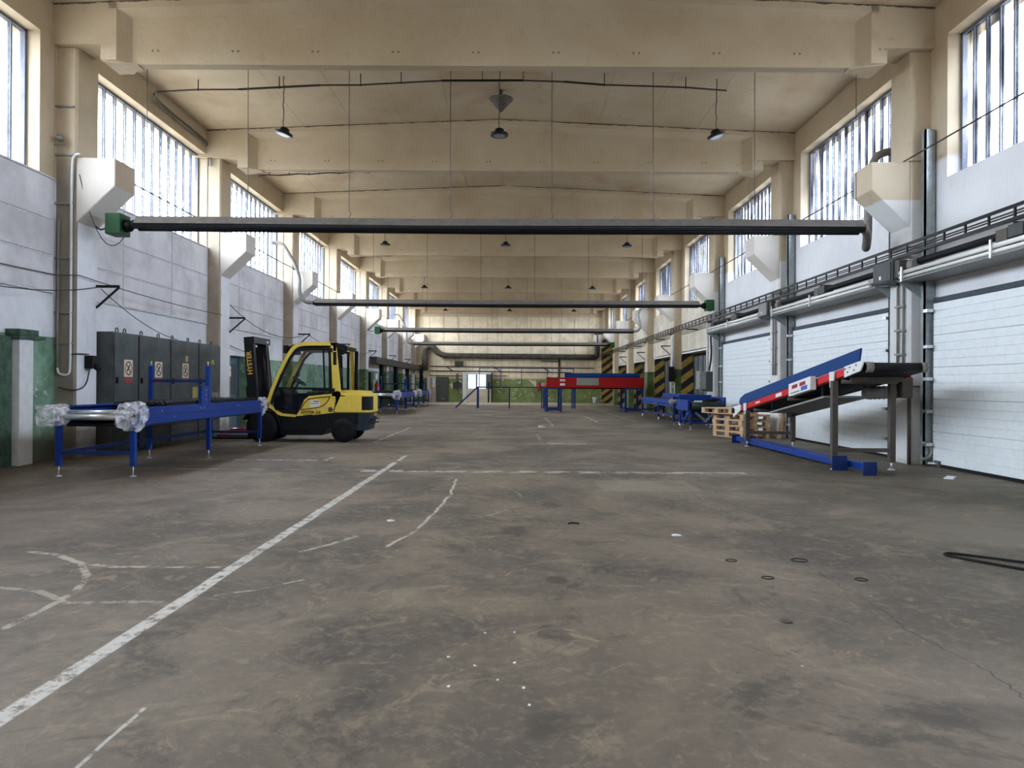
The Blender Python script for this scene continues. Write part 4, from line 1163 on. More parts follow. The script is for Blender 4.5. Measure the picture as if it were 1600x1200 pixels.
# door frame and glass
dpath = [(1.57, 0.66), (1.56, 0.82), (1.46, 1.14), (1.31, 1.50), (1.16, 1.82), (1.04, 1.96), (0.92, 2.02), (0.34, 2.02), (0.30, 1.9), (0.27, 1.1), (0.34, 1.04), (0.75, 0.99), (0.86, 0.90), (0.97, 0.66), (1.05, 0.62), (1.4, 0.64), (1.57, 0.66)]
side2(lambda s: sweep(dpath, 0.045, s * (W - 0.055), s * (W - 0.005)).build('door_frame', 'black', FL))
def glasspoly(pts, s, name='door_glass'):
    m = MB(); y = s * (W - 0.03); n = len(pts)
    m.add([(a, y, b) for a, b in pts] , [tuple(range(n))]); return m.build(name, 'cabglass', FL)
side2(lambda s: glasspoly([(1.57, 0.70), (1.54, 0.86), (1.46, 1.14), (1.31, 1.50), (1.16, 1.82), (1.04, 1.96), (0.92, 2.01), (0.34, 2.01), (0.30, 1.9), (0.27, 1.1), (0.34, 1.04), (0.75, 0.99), (0.86, 0.90), (0.97, 0.66)], s))
side2(lambda s: MB().bar((1.46, s * (W - 0.02), 1.17), (0.28, s * (W - 0.02), 1.15), 0.03, 0.04).build('door_rail', 'black', FL))
side2(lambda s: MB().bar((0.40, s * (W - 0.02), 1.15), (0.44, s * (W - 0.02), 2.0), 0.03, 0.04).build('window_divider', 'black', FL))
side2(lambda s: MB().box(0.18, 0.30, s * W - 0.02, s * W + 0.03, 1.08, 1.17).build('door_hinge', 'black', FL))
side2(lambda s: MB().box(0.24, 0.32, s * W - 0.02, s * W + 0.03, 1.95, 2.04).build('door_hinge', 'black', FL))
side2(lambda s: MB().tube([(1.36, s * W, 1.45), (1.30, s * (W + 0.04), 1.44), (1.28, s * (W + 0.03), 1.52)], 0.015, 6).build('mirror_arm', 'black', FL))
# roof
bevel(sideprism([(1.30, 2.06), (0.98, 2.16), (0.20, 2.17), (0.20, 2.10), (0.95, 2.09), (1.30, 2.0)], -W + 0.07, W - 0.07).build('roof', 'blackm', FL), 0.01)
MB().box(0.16, 0.22, -W + 0.06, W - 0.0, 1.98, 2.16).build('roof_beam_rear', 'black', FL)
MB().bar((0.18, W - 0.02, 2.12), (-0.02, W - 0.10, 2.05), 0.05, 0.10).bar((-0.02, W - 0.1, 2.05), (-0.02, -W + 0.02, 2.05), 0.06, 0.08).build('rear_visor', 'black', FL)
MB().box(1.22, 1.32, -W + 0.06, W - 0.06, 1.93, 2.10).build('front_visor', 'black', FL)
MB().box(0.3, 1.0, -W + 0.1, W - 0.1, 1.98, 2.02).build('headliner', plain('headliner tan', (0.30, 0.27, 0.13), 0.7), FL)
# rear window
m = MB(); m.bar((0.12, -W + 0.1, 1.1), (0.12, -W + 0.1, 2.0), 0.05).bar((0.12, W - 0.1, 1.1), (0.12, W - 0.1, 2.0), 0.05).bar((0.12, -W + 0.1, 1.12), (0.12, W - 0.1, 1.12), 0.05).bar((0.12, -W + 0.1, 1.98), (0.12, W - 0.1, 1.98), 0.05)
m.build('rear_window_frame', 'black', FL)
MB().add([(0.12, -W + 0.1, 1.1), (0.12, W - 0.1, 1.1), (0.12, W - 0.1, 2.0), (0.12, -W + 0.1, 2.0)], [(0, 1, 2, 3)]).build('rear_glass', 'cabglass', FL)
MB().add([(1.55, -W + 0.1, 0.95), (1.55, W - 0.1, 0.95), (1.15, W - 0.1, 1.95), (1.15, -W + 0.1, 1.95)], [(0, 1, 2, 3)]).build('windscreen', 'cabglass', FL)
MB().tube([(-0.07, -0.46, 1.08), (-0.07, -0.46, 2.02)], 0.045, 12).build('exhaust_stack', 'black', FL)
# interior
bevel(MB().box(0.42, 0.90, -0.24, 0.24, 0.92, 1.10).build('seat', 'black', FL), 0.05, 3)
bevel(MB().box(0.32, 0.46, -0.23, 0.23, 1.05, 1.62, Matrix.Rotation(-0.08, 4, 'Y')).build('seat_back', 'black', FL), 0.05, 3)
bevel(sideprism([(1.55, 0.7), (1.55, 1.08), (1.40, 1.18), (1.25, 1.05), (1.25, 0.7)], -0.44, 0.44).build('dashboard', 'black', FL), 0.02)
MB().box(0.45, 1.5, -W + 0.1, W - 0.1, 0.60, 0.66).build('cab_floor', 'black', FL)
MB().box(0.25, 0.95, -W + 0.08, -W + 0.12, 0.62, 1.15).build('inner_lining', 'black', FL)
MB().box(1.0, 1.52, -W + 0.08, -W + 0.12, 0.62, 1.05).build('inner_lining', 'black', FL)
MB().tube([(1.25, 0, 1.05), (1.12, 0, 1.30)], 0.025, 8).build('steering_column', 'black', FL)
rt = Matrix.Translation((1.11, 0, 1.32)) @ Matrix.Rotation(math.radians(-35), 4, 'Y')
MB().tube([rt @ Vector((0.17 * math.cos(a), 0.17 * math.sin(a), 0)) for a in [j * PI / 10 for j in range(21)]], 0.014, 6).bar(rt @ Vector((-.17, 0, 0)), rt @ Vector((.17, 0, 0)), 0.03, 0.015).build('steering_wheel', 'black', FL)
# wheels
def wheel(x, r, w, yc):
    s = 1 if yc > 0 else -1
    o = MB().lathe([(r * 0.55, -w / 2), (r * 0.92, -w / 2), (r, -w / 2 + 0.03), (r, w / 2 - 0.03), (r * 0.92, w / 2), (r * 0.55, w / 2)], 32, (x, yc, r), 'y').build('wheel', 'black', FL)
    MB().lathe([(r * 0.54, w / 2 - 0.04), (r * 0.5, w / 2 - 0.02), (r * 0.22, w / 2 - 0.03), (r * 0.18, w / 2 + 0.01)] if s > 0 else [(r * 0.18, -w / 2 - 0.01), (r * 0.22, -w / 2 + 0.03), (r * 0.5, -w / 2 + 0.02), (r * 0.54, -w / 2 + 0.04)], 24, (x, yc, r), 'y').build('hub', 'blackm', o)
    for j in range(6):
        a = j * PI / 3
        MB().lathe([(0.012, 0.0), (0.012, 0.02 * s)], 8, (x + r * 0.34 * math.cos(a), yc + s * (w / 2 - 0.025), r + r * 0.34 * math.sin(a)), 'y').build('wheel_nut', 'grey', o)
for s in (1, -1):
    wheel(0.0, 0.265, 0.19, s * (W - 0.10)); wheel(1.76, 0.34, 0.24, s * (W - 0.10))
side2(lambda s: sweep([(1.76 + 0.41 * math.cos(a), 0.34 + 0.41 * math.sin(a)) for a in [math.radians(d) for d in range(20, 181, 16)]], 0.04, s * (W - 0.22), s * (W + 0.03)).build('front_fender', 'black', FL))
side2(lambda s: sweep([(0.33 * math.cos(a), 0.27 + 0.33 * math.sin(a)) for a in [math.radians(d) for d in range(10, 171, 16)]], 0.05, s * (W - 0.22), s * (W - 0.01)).build('rear_wheel_arch', 'blackm', FL))
# mast, leaning a little forward
mt = bpy.data.objects.new('mast', None); COL.objects.link(mt); mt.parent = FL; mt.location = (1.86, 0, 0.12); mt.rotation_euler = (0, math.radians(4.5), 0)
def mpart(mb, name, mat):
    me = mb.mesh(name, mat); return inst(name, me, mt, (0, 0, 0))
for s in (1, -1):
    mpart(MB().box(-0.03, 0.15, s * 0.50 - 0.012, s * 0.50 + 0.012, 0.0, 2.10).box(-0.04, -0.01, s * 0.42 - 0.06, s * 0.42 + 0.08, 0, 2.1).box(0.13, 0.16, s * 0.42 - 0.06, s * 0.42 + 0.08, 0, 2.1), 'mast_rail', 'blackm')
    mpart(MB().box(0.02, 0.12, s * 0.34 - 0.05, s * 0.34 + 0.05, 0.05, 2.12), 'inner_mast_rail', 'blackm')
    mpart(MB().tube([(-0.02, s * 0.25, 0.1), (-0.02, s * 0.25, 1.95)], 0.035, 10), 'lift_cylinder', 'blackm')
    mpart(MB().tube([(-0.08, s * 0.33, 2.0), (-0.10, s * 0.33, 1.2), (-0.05, s * 0.33, 0.5)], 0.012, 6), 'hydraulic_hose', 'black')
mpart(MB().box(-0.07, 0.15, -0.56, 0.52, 2.03, 2.17), 'mast_crosshead', 'blackm')
mpart(MB().box(0.0, 0.12, -0.5, 0.5, 0.3, 0.42), 'mast_crossbar', 'blackm')
mpart(MB().box(0.17, 0.22, -0.5, 0.5, 0.12, 0.24).box(0.17, 0.22, -0.5, 0.5, 0.5, 0.62).box(0.17, 0.20, -0.46, -0.38, 0.1, 1.1).box(0.17, 0.20, 0.38, 0.46, 0.1, 1.1).box(0.17, 0.20, -0.46, 0.46, 1.05, 1.1), 'fork_carriage', 'blackm')
mpart(MB().box(-0.075, -0.071, -0.42, -0.30, 2.07, 2.11), 'crosshead_plate', 'whitep')
for s in (1, -1):
    MB().box(2.10, 2.145, s * 0.28 - 0.05, s * 0.28 + 0.05, 0.05, 0.62).box(2.10, 3.05, s * 0.28 - 0.05, s * 0.28 + 0.05, 0.04, 0.085).build('fork', 'blackm', FL)
tm = Matrix.Translation((0.06, 0.515, 1.60)) @ Matrix.Rotation(PI, 4, 'Z') @ Matrix.Rotation(PI / 2, 4, 'X') @ Matrix.Rotation(PI / 2, 4, 'Z')
text('lettering', 'HYSTER', 0.145, 'orange', mt, tm, 0.001, 0.004)
tm = Matrix.Translation((0.06, 0.515, 0.70)) @ Matrix.Rotation(PI, 4, 'Z') @ Matrix.Rotation(PI / 2, 4, 'X') @ Matrix.Rotation(PI / 2, 4, 'Z')
mpart(MB().box(0.03, 0.10, 0.513, 0.517, 0.72, 0.79), 'mast_label', 'signcream')
mpart(MB().box(0.05, 0.08, 0.516, 0.519, 0.74, 0.77), 'mast_label_print', 'black')
tm = Matrix.Translation((0.70, W + 0.003, 0.645)) @ Matrix.Rotation(PI, 4, 'Z') @ Matrix.Rotation(PI / 2, 4, 'X')
text('lettering', 'HYSTER 3.0', 0.085, 'black', FL, tm, 0.001, 0.003)
MB().box(0.66, 0.86, W, W + 0.004, 0.583, 0.597).build('print_line', 'black', FL)
text('lettering', 'HYSTER', 0.10, 'orange', FL, Matrix.Translation((-0.602, 0.0, 0.585)) @ Matrix.Rotation(-PI / 2, 4, 'Z') @ Matrix.Rotation(PI / 2, 4, 'X'), 0.001, 0.002)
FL.location = (-3.70, 16.58, 0); FL.rotation_euler = (0, 0, PI)

# ================================================================== inclined belt conveyor on the right
IC = thing('inclined_conveyor', 'tilted belt conveyor with blue side guard and red frame on brown legs', 'conveyor', (5.35, 13.3, 0))
YA, ZA, YB, ZB = 16.15, 0.84, 10.45, 1.62
sl = (ZB - ZA) / (YA - YB)
def zi(y, d=0.0): return ZA + (YA - y) * sl + d
XA, XB = 4.90, 5.84
def slopeprism(ya, yb, d0, d1, x0, x1): return MB().prism([(ya, zi(ya, d0)), (yb, zi(yb, d0)), (yb, zi(yb, d1)), (ya, zi(ya, d1))], 'x', x0, x1)
for a, b in ((15.95, 12.98), (11.95, 11.45), (11.28, 10.95)):
    slopeprism(a, b, -0.115, 0.0, XA, XA + 0.04).build('side_frame', 'red', IC)
slopeprism(15.95, 10.9, -0.13, 0.0, XA + 0.03, XA + 0.06).build('inner_frame', 'redd', IC)
slopeprism(15.95, 10.9, -0.14, 0.0, XB - 0.04, XB).build('side_frame', 'redd', IC)
g = MB().prism([(10.50, zi(10.5, 0.012)), (10.45, zi(10.5, 0.20)), (15.7, zi(15.7, 0.20)), (16.0, zi(16.0, 0.15)), (16.08, zi(16.0, 0.05)), (15.95, zi(16.0, 0.0))], 'x', XA - 0.012, XA + 0.012)
g.build('side_guard', 'blue2', IC)
slopeprism(YA, YB, -0.13, -0.02, XA + 0.06, XB - 0.04).build('belt', 'black', IC)
for yy in (YB + 0.02, YA - 0.0):
    MB().tube([(XA + 0.05, yy, zi(yy, -0.075)), (XB - 0.03, yy, zi(yy, -0.075))], 0.07 if yy < 12 else 0.06, 16).build('end_roller', 'black', IC)
MB().tube([(XA + 0.05, YB + 0.01, zi(YB, -0.072)), (XA + 0.16, YB + 0.01, zi(YB, -0.072))], 0.074, 16).tube([(XB - 0.10, YB + 0.01, zi(YB, -0.072)), (XB - 0.03, YB + 0.01, zi(YB, -0.072))], 0.074, 16).build('roller_collar', 'flue', IC)
bp = MB().prism([(10.94, zi(10.94, -0.15)), (10.94, zi(10.94, 0.01)), (10.44, zi(10.44, 0.01)), (10.36, zi(10.4, -0.04)), (10.44, zi(10.44, -0.13))], 'x', XA - 0.025, XA - 0.005).build('bearing_plate', 'whitep', IC)
for yy, d in ((10.55, -0.03), (10.62, -0.09), (10.75, -0.03), (10.82, -0.09), (10.9, -0.03)):
    MB().lathe([(0.012, XA - 0.034), (0.012, XA - 0.025)], 8, (0, yy, zi(yy, d)), 'x').build('bolt', 'blackm', bp)
MB().prism([(15.95, zi(15.95, 0.0)), (15.95, zi(15.95, -0.12)), (16.45, zi(16.45, -0.22)), (16.55, zi(16.45, -0.08)), (16.4, zi(16.4, 0.02))], 'x', XA - 0.02, XA).build('bearing_plate', 'whitep', IC)
MB().lathe([(0.06, XA - 0.06), (0.06, XA + 0.01)], 12, (0, 16.42, zi(16.4, -0.08)), 'x').build('tail_bearing', 'black', IC)
for yy in (11.36, 15.62):
    MB().prism([(yy - 0.09, zi(yy, 0.005)), (yy + 0.09, zi(yy, -0.005)), (yy + 0.07, zi(yy, -0.24)), (yy - 0.05, zi(yy, -0.22))], 'x', XA - 0.03, XA - 0.01).build('leg_plate', 'whitep', IC)
    MB().lathe([(0.025, XA - 0.045), (0.025, XA - 0.03)], 10, (0, yy, zi(yy, -0.18)), 'x').build('bolt', 'grey', IC)
cbx = MB().prism([(12.0, zi(12, 0.03)), (12.0, zi(12, -0.19)), (12.95, zi(12.95, -0.19)), (12.95, zi(12.95, 0.03))], 'x', XA - 0.10, XA - 0.0).build('control_box', 'whitep', IC)
bevel(cbx, 0.008)
for yy in (12.32, 12.66):
    MB().prism([(yy - 0.12, zi(yy, 0.0)), (yy - 0.12, zi(yy, -0.06)), (yy + 0.12, zi(yy, -0.095)), (yy + 0.12, zi(yy, -0.035))], 'x', XA - 0.105, XA - 0.098).build('window_slot', 'redd', cbx)
MB().prism([(12.12, zi(12.12, -0.09)), (12.12, zi(12.12, -0.16)), (12.38, zi(12.38, -0.16)), (12.38, zi(12.38, -0.09))], 'x', XA - 0.104, XA - 0.098).build('blue_sticker', plain('sticker blue', (0.06, 0.12, 0.4), 0.5), cbx)
MB().prism([(12.45, zi(12.45, -0.14)), (12.45, zi(12.45, -0.155)), (12.85, zi(12.85, -0.155)), (12.85, zi(12.85, -0.14))], 'x', XA - 0.103, XA - 0.098).build('print_line', 'darkgrey', cbx)
slopeprism(13.55, 13.85, -0.095, -0.03, XA - 0.004, XA).build('white_tag', 'paper', IC)
slopeprism(14.75, 15.0, -0.08, -0.05, XA - 0.004, XA).build('white_tag', 'paper', IC)
for (x, y) in ((XA + 0.0, 11.33), (XB - 0.06, 11.33), (XA + 0.02, 15.6), (XB - 0.03, 15.42)):
    lg = bevel(MB().box(x - 0.045, x + 0.045, y - 0.045, y + 0.045, 0.12, zi(y, -0.14)).build('leg', 'taupe', IC), 0.006)
    MB().tube([(x, y, 0.0), (x, y, 0.14)], 0.016, 8).tube([(x, y, 0), (x, y, 0.02)], [0.06, 0.04], 14).build('foot', 'steel', lg)
for y in (11.33, 15.55):
    MB().bar((XA, y, 0.30), (XB - 0.05, y - (0.1 if y > 15 else 0), 0.30), 0.05, 0.06).build('cross_bar', 'taupe', IC)
# underside: return tray, rollers, motor
slopeprism(14.4, 11.9, -0.33, -0.30, XA + 0.08, XB - 0.14).build('return_tray', 'grey', IC)
for y in (14.3, 12.0):
    for x in (XA + 0.1, XB - 0.16): MB().box(x - 0.015, x + 0.015, y - 0.015, y + 0.015, zi(y, -0.31), zi(y, -0.13)).build('tray_hanger', 'blackm', IC)
slopeprism(15.6, 13.2, -0.30, -0.13, XB - 0.06, XB - 0.03).build('lower_side_sheet', 'blackm', IC)
for y in (15.3, 13.4, 11.2): MB().tube([(XA + 0.06, y, zi(y, -0.17)), (XB - 0.04, y, zi(y, -0.17))], 0.035, 10).build('return_roller', 'taupe', IC)
MB().box(XA + 0.1, XB - 0.06, 10.98, 11.03, zi(11, -0.20), zi(11, -0.13)).build('end_beam', 'taupe', IC)
mo = MB().tube([(5.55, 11.75, 1.17), (5.60, 11.75, 1.17), (6.0, 11.6, 1.19)], [0.085, 0.10, 0.10], 18).build('motor', 'lightmotor', IC)
for q in range(5): MB().tube([(5.64 + 0.06 * q, 11.735 - 0.02 * q, 1.17 + 0.003 * q), (5.655 + 0.06 * q, 11.73 - 0.02 * q, 1.17 + 0.003 * q)], 0.108, 18).build('cooling_fin', 'lightmotor', mo)
bevel(MB().box(5.98, 6.16, 11.42, 11.80, 1.10, 1.42).build('gear_box', 'taupe', IC), 0.02)
MB().bar((5.9, 11.5, 1.38), (6.1, 11.5, 1.52), 0.16, 0.08).build('motor_mount', 'taupe', IC)

# --- two blue square tubes with end plates lying under it
for lab, a, b, pn in (('blue square steel tube on the floor, its near plate beside the brown leg', (5.03, 16.6), (5.02, 11.20), 0.225), ('blue square steel tube on the floor, its near end plate farthest forward', (5.19, 16.0), (5.15, 10.58), 0.195)):
    t = thing('steel_tube', lab, 'steel tube', (a[0], (a[1] + b[1]) / 2, 0), 'blue square tubes on the floor')
    bevel(MB().bar((a[0], a[1], 0.10), (b[0], b[1], 0.10), 0.10, 0.10).build('tube', 'blue', t), 0.008)
    for p, w in (((a[0] - 0.04, a[1]), 0.19), ((b[0] - (0.09 if pn > 0.2 else 0.06), b[1]), pn)):
        pl_ = bevel(MB().box(p[0] - w / 2, p[0] + w / 2, p[1] - 0.008, p[1] + 0.008, 0.0, w).build('end_plate', 'blued', t), 0.002)
        for qx in (-1, 1):
            for qz in (0.12, 0.88):
                MB().lathe([(0.008, -0.011), (0.008, 0.011)], 8, (p[0] + qx * w * 0.38, p[1], w * qz), 'y').build('bolt_hole', 'black', pl_)

# --- stack of pallets
def make_pallet():
    t = thing('wooden_pallet', '', 'pallet')
    def bd(n, x0, x1, y0, y1, z0, z1): bevel(MB().box(x0, x1, y0, y1, z0, z1).build(n, 'wood', t), 0.002, 1)
    for y in (0.0, 0.35, 0.70): bd('bottom_board', 0, 1.2, y, y + 0.10, 0.0, 0.022)
    for x in (0.0, 0.5275, 1.055):
        for y in (0.0, 0.35, 0.70): bd('block', x, x + 0.145, y, y + 0.10, 0.022, 0.10)
        bd('stringer', x, x + 0.145, 0, 0.8, 0.10, 0.122)
    for y in (0.0, 0.165, 0.345, 0.505, 0.67): bd('deck_board', 0, 1.2, y, y + (0.13 if y in (0.0, 0.345, 0.67) else 0.10), 0.122, 0.144)
    return t
pal = make_pallet()
pal.location = (5.53, 17.9, 0); pal.rotation_euler = (0, 0, math.radians(110 - 0))
labs = ['wooden pallet on the floor, bottom of the stack behind the inclined conveyor', 'wooden pallet second from the bottom of the stack', 'wooden pallet in the middle of the stack',
        'wooden pallet second from the top of the stack', 'wooden pallet on top of the stack, pushed out to the left']
tag(pal, labs[0], 'pallet', 'pallets in the stack')
for i in range(5):
    p = pal if i == 0 else copy_tree(pal)
    dx, dy, da = ((0, 0, 0), (0.02, 0.01, 1), (-0.01, 0.02, -0.5), (0.015, -0.01, 0.6), (-0.20, 0.18, 3))[i]
    # local +x runs away from the camera to the left, so mirror the short side to the right
    p.location = (5.53 + dx, 17.9 + dy, 0.145 * i); p.rotation_euler = (0, 0, math.radians(110 + da)); p.scale = (1, -1, 1)
    p['label'] = labs[i]
for j, (x, w, ln) in enumerate(((6.62, 0.14, 0.09), (6.45, 0.10, 0.16))):
    o = MB().prism([(x, 0), (x + w, 0), (x + w + ln, 0.75), (x + ln, 0.75)], 'y', 18.30 - 0.09 - 0.06 * j, 18.33 - 0.09 - 0.06 * j).build('plank', 'wood')
    tag(o, ('pale board leaning on the second right column behind the pallets', 'narrow pale plank leaning beside the pallet stack')[j], 'plank')

# ================================================================== blue belt conveyors farther on the right
t = thing('belt_conveyor', 'long blue belt conveyor on castors by the striped dock doors', 'conveyor', (5.7, 27, 0))
xa, xb = 5.38, 6.25
for x in (xa, xb):
    bevel(MB().box(x - 0.03, x + 0.03, 23.6, 31.0, 0.66 if x == xa else 0.66, 0.80 if x == xa else 0.80).build('side_rail', 'blue', t), 0.005)
MB().box(xb - 0.02, xb + 0.02, 23.6, 31.0, 0.80, 0.98).build('back_guard', 'blue', t)
MB().box(xa, xb, 23.6, 31.0, 0.74, 0.79).build('belt', 'blackm', t)
MB().bar((xa, 23.6, 0.60), (xa, 31.0, 0.60), 0.05, 0.07).build('lower_rail', 'blue', t)
MB().bar((xa, 23.8, 0.30), (xa, 30.9, 0.22), 0.05, 0.05).build('lower_rail', 'blued', t)
for x in (xa, xb):
    for y in (30.9, 27.5, 24.0):
        lg = MB().bar((x, y, 0.13), (x, y, 0.66), 0.07, 0.07).build('leg', 'blued', t)
        MB().lathe([(0.05, -0.02), (0.065, -0.018), (0.065, 0.018), (0.05, 0.02)], 14, (x, y, 0.065), 'x').build('castor', 'whitep', lg)
MB().bar((xa, 30.9, 0.3), (xb, 30.9, 0.3), 0.05, 0.05).build('cross_bar', 'blued', t)
MB().tube([(xa, 31.02, 0.73), (xb, 31.02, 0.73)], 0.06, 12).build('end_roller', 'steel', t)
MB().tube([(xa - 0.15, 24.6, 0.75), (xa - 0.15, 24.2, 0.75)], 0.10, 12).build('drive_motor', 'grey', t)

t = thing('feed_conveyor', 'short blue conveyor whose black belt end faces the camera beside the pallets', 'conveyor', (5.6, 22, 0))
MB().tube([(5.12, 21.3, 0.70), (6.05, 21.3, 0.70)], 0.105, 16).build('belt_drum', plain('dark green belt', (0.012, 0.03, 0.024), 0.5), t)
MB().box(5.12, 6.05, 21.3, 22.9, 0.60, 0.80).build('belt', 'black', t)
for x in (5.06, 6.10): bevel(MB().box(x - 0.03, x + 0.03, 21.4, 22.9, 0.55, 0.86).build('side_rail', 'blue', t), 0.006)
MB().box(6.06, 6.10, 21.3, 22.9, 0.80, 0.95).build('side_guard', 'blue', t)
MB().box(5.1, 6.1, 22.84, 22.9, 0.80, 1.0).build('end_guard', 'blue', t)
for x in (5.12, 6.05):
    for y in (21.45, 22.75):
        lg = MB().bar((x, y, 0.12), (x, y, 0.58), 0.06, 0.06).build('leg', 'blued', t)
        MB().tube([(x, y, 0), (x, y, 0.13)], 0.012, 6).tube([(x, y, 0), (x, y, 0.012)], [0.05, 0.04], 10).build('foot', 'steel', lg)
for x in (5.12, 6.05):
    MB().bar((x, 21.5, 0.55), (x, 22.4, 0.16), 0.04, 0.05).bar((x, 22.75, 0.55), (x, 22.2, 0.16), 0.04, 0.05).build('brace', 'blue', t)
for yq in (21.45, 22.75): MB().bar((5.12, yq, 0.20), (6.05, yq, 0.20), 0.05, 0.06).build('cross_bar', 'blued', t)
MB().bar((5.3, 21.6, 0.5), (5.7, 21.7, 0.18), 0.05, 0.06).bar((5.85, 21.6, 0.5), (5.55, 21.7, 0.18), 0.05, 0.06).build('brace', 'grey', t)
MB().box(5.2, 5.7, 21.9, 22.4, 0.36, 0.58).build('drive_housing', 'blue', t)
t2 = thing('black_cable', 'black cable coil with a plug lying on the blue feed conveyor', 'cable', (5.7, 21.8, 0.8))
MB().tube([(5.75 + 0.22 * math.cos(a) + 0.01 * a, 21.8 + 0.2 * math.sin(a), 0.815 + 0.006 * a) for a in [j * PI / 8 for j in range(37)]], 0.015, 6).build('coil', 'black', t2)
MB().box(5.28, 5.5, 21.6, 21.68, 0.80, 0.845).build('plug', 'paper', t2)
t = thing('blue_stand', 'narrow blue steel stand between the two blue conveyors', 'stand', (5.2, 23.0, 0))
for x in (5.02, 5.30):
    MB().bar((x, 23.2, 0.14), (x, 23.2, 0.95), 0.06, 0.06).build('post', 'blued', t)
for z in (0.20, 0.90): MB().bar((5.02, 23.2, z), (5.30, 23.2, z), 0.05, 0.05).build('cross_bar', 'blued', t)
for x in (5.02, 5.30): MB().tube([(x, 23.2, 0), (x, 23.2, 0.15)], 0.012, 6).build('foot', 'steel', t)
MB().tube([(5.2, 23.15, 0.80), (4.9, 23.15, 0.76)], [0.07, 0.08], 12).build('motor', 'flue', t)
MB().box(5.22, 5.38, 23.12, 23.17, 0.60, 0.68).build('label_plate', 'paper', t)
MB().tube([(5.28, 23.2, 0.2), (5.28, 23.2, 0.55)], 0.02, 8).build('spindle', 'steel', t)

# electrical boxes on the third and fourth right columns
t = thing('switch_box', 'pair of grey switch boxes on the third right column above a white sheet', 'electrical box', (6.3, 24.5, 1.2))
bevel(MB().box(6.08, 6.30, 24.25, 24.75, 1.17, 1.77).build('housing', 'grey', t), 0.01)
bevel(MB().box(6.31, 6.505, 24.22, 24.70, 1.10, 1.75).build('housing', 'darkgrey', t), 0.01)
MB().box(6.30, 6.50, 24.20, 24.21, 0.85, 1.08).build('white_sheet', 'paper', t)
MB().tube([(6.33, 24.22, 1.75), (6.33, 24.22, 3.33)], 0.045, 8).build('conduit', 'batten', t)
MB().tube(cyc([(6.45, 24.3, 3.4), (6.42, 24.2, 2.9), (6.46, 24.2, 2.3), (6.38, 24.2, 1.76)], 2), 0.03, 6).build('cable', 'black', t)
t = thing('switch_box', 'narrow dark switch box on the fourth right column above a white ladder', 'electrical box', (6.35, 30.3, 1.5))
bevel(MB().box(6.27, 6.50, 30.0, 30.2, 1.45, 2.05).build('housing', 'blackm', t), 0.01)
MB().tube([(6.45, 30.1, 2.05), (6.45, 30.1, 3.33)], 0.05, 8).build('conduit', 'batten', t)
t = thing('ladder', 'thin white metal ladder standing against the fourth right column', 'ladder', (6.36, 30.0, 0))
for x in (6.34, 6.49): MB().bar((x, 29.85, 0), (x, 29.95, 1.42), 0.035, 0.035).build('stile', 'batten', t)
for j in range(5): MB().bar((6.34, 29.87 + 0.017 * j, 0.2 + 0.26 * j), (6.49, 29.87 + 0.017 * j, 0.2 + 0.26 * j), 0.02, 0.02).build('rung', 'batten', t)
# pipe end and bits at the foot of the nearest right column
t = thing('bent_pipe', 'cream elbow pipe at the foot of the nearest right column', 'pipe', (6.55, 11.9, 0.1))
MB().tube([(6.62 + 0.13 * math.cos(a), 11.95, 0.24 + 0.13 * math.sin(a)) for a in [math.radians(d) for d in range(110, -111, -20)]], 0.028, 10).build('elbow', 'flue', t)
MB().tube([(6.60, 11.8, 0.06), (6.86, 11.75, 0.05)], 0.022, 8).build('pipe', 'steel', t)
MB().box(6.72, 6.80, 11.7, 11.85, 0, 0.10).build('bracket', 'taupe', t)
t = thing('door_post_pipe', 'dark vertical pipe on the edge of the nearest right column', 'pipe', (6.5, 12.15, 0))
MB().tube([(6.49, 12.165, 0.0), (6.49, 12.165, 1.45)], 0.03, 8).build('pipe', 'taupe', t)
MB().tube([(6.49, 12.15, 1.28), (6.8, 12.15, 1.28)], 0.012, 6).build('lead', 'wire', t)

# ================================================================== red and blue transverse conveyor
t = thing('red_conveyor', 'long red panelled conveyor with blue guard standing across the hall', 'conveyor', (3.9, 35.8, 0))
xa, xb, yf, yk = 1.56, 6.22, 35.35, 36.6
for a, b in ((xa, 3.0), (4.05, xb)):
    MB().box(a, b, yf - 0.02, yf + 0.02, 1.17, 1.65).build('side_panel', 'redd', t)
MB().box(3.0, 4.05, yf - 0.02, yf + 0.02, 1.17, 1.28).build('side_panel', 'redd', t)
MB().box(3.0, 4.05, yf - 0.006, yf + 0.006, 1.28, 1.63).build('clear_panel', 'acrylic', t)
MB().box(3.0, 3.03, yf - 0.012, yf + 0.012, 1.28, 1.63).build('panel_edge', 'steel', t)
MB().box(xa, xb, yk - 0.02, yk + 0.02, 1.10, 1.30).build('rear_panel', 'redd', t)
MB().box(xa, xb, yf, yk, 1.17, 1.22).build('belt', 'black', t)
MB().box(2.45, 6.1, yf + 0.5, yf + 0.54, 1.45, 1.86).build('guard', 'blued', t)
MB().box(2.45, 6.1, yf + 0.48, yf + 0.56, 1.72, 1.87).build('guard', 'blue2', t)
for x in (2.5, 6.05): MB().bar((x, yf + 0.52, 1.2), (x, yf + 0.52, 1.5), 0.05).build('guard_post', 'blued', t)
for z0, z1 in ((1.46, 1.56), (1.26, 1.37)):
    MB().box(2.2, 2.44, yf - 0.028, yf - 0.02, z0, z1).build('label_plate', 'whitep', t)
MB().box(2.25, 2.40, yf - 0.034, yf - 0.026, 1.48, 1.50).build('label_print', 'darkgrey', t)
MB().tube(cyc([(1.5, yf - 0.03, 1.6), (1.7, yf - 0.04, 1.66), (1.9, yf - 0.04, 1.6), (2.1, yf - 0.04, 1.66)], 2), 0.02, 6).build('cable', 'taupe', t)
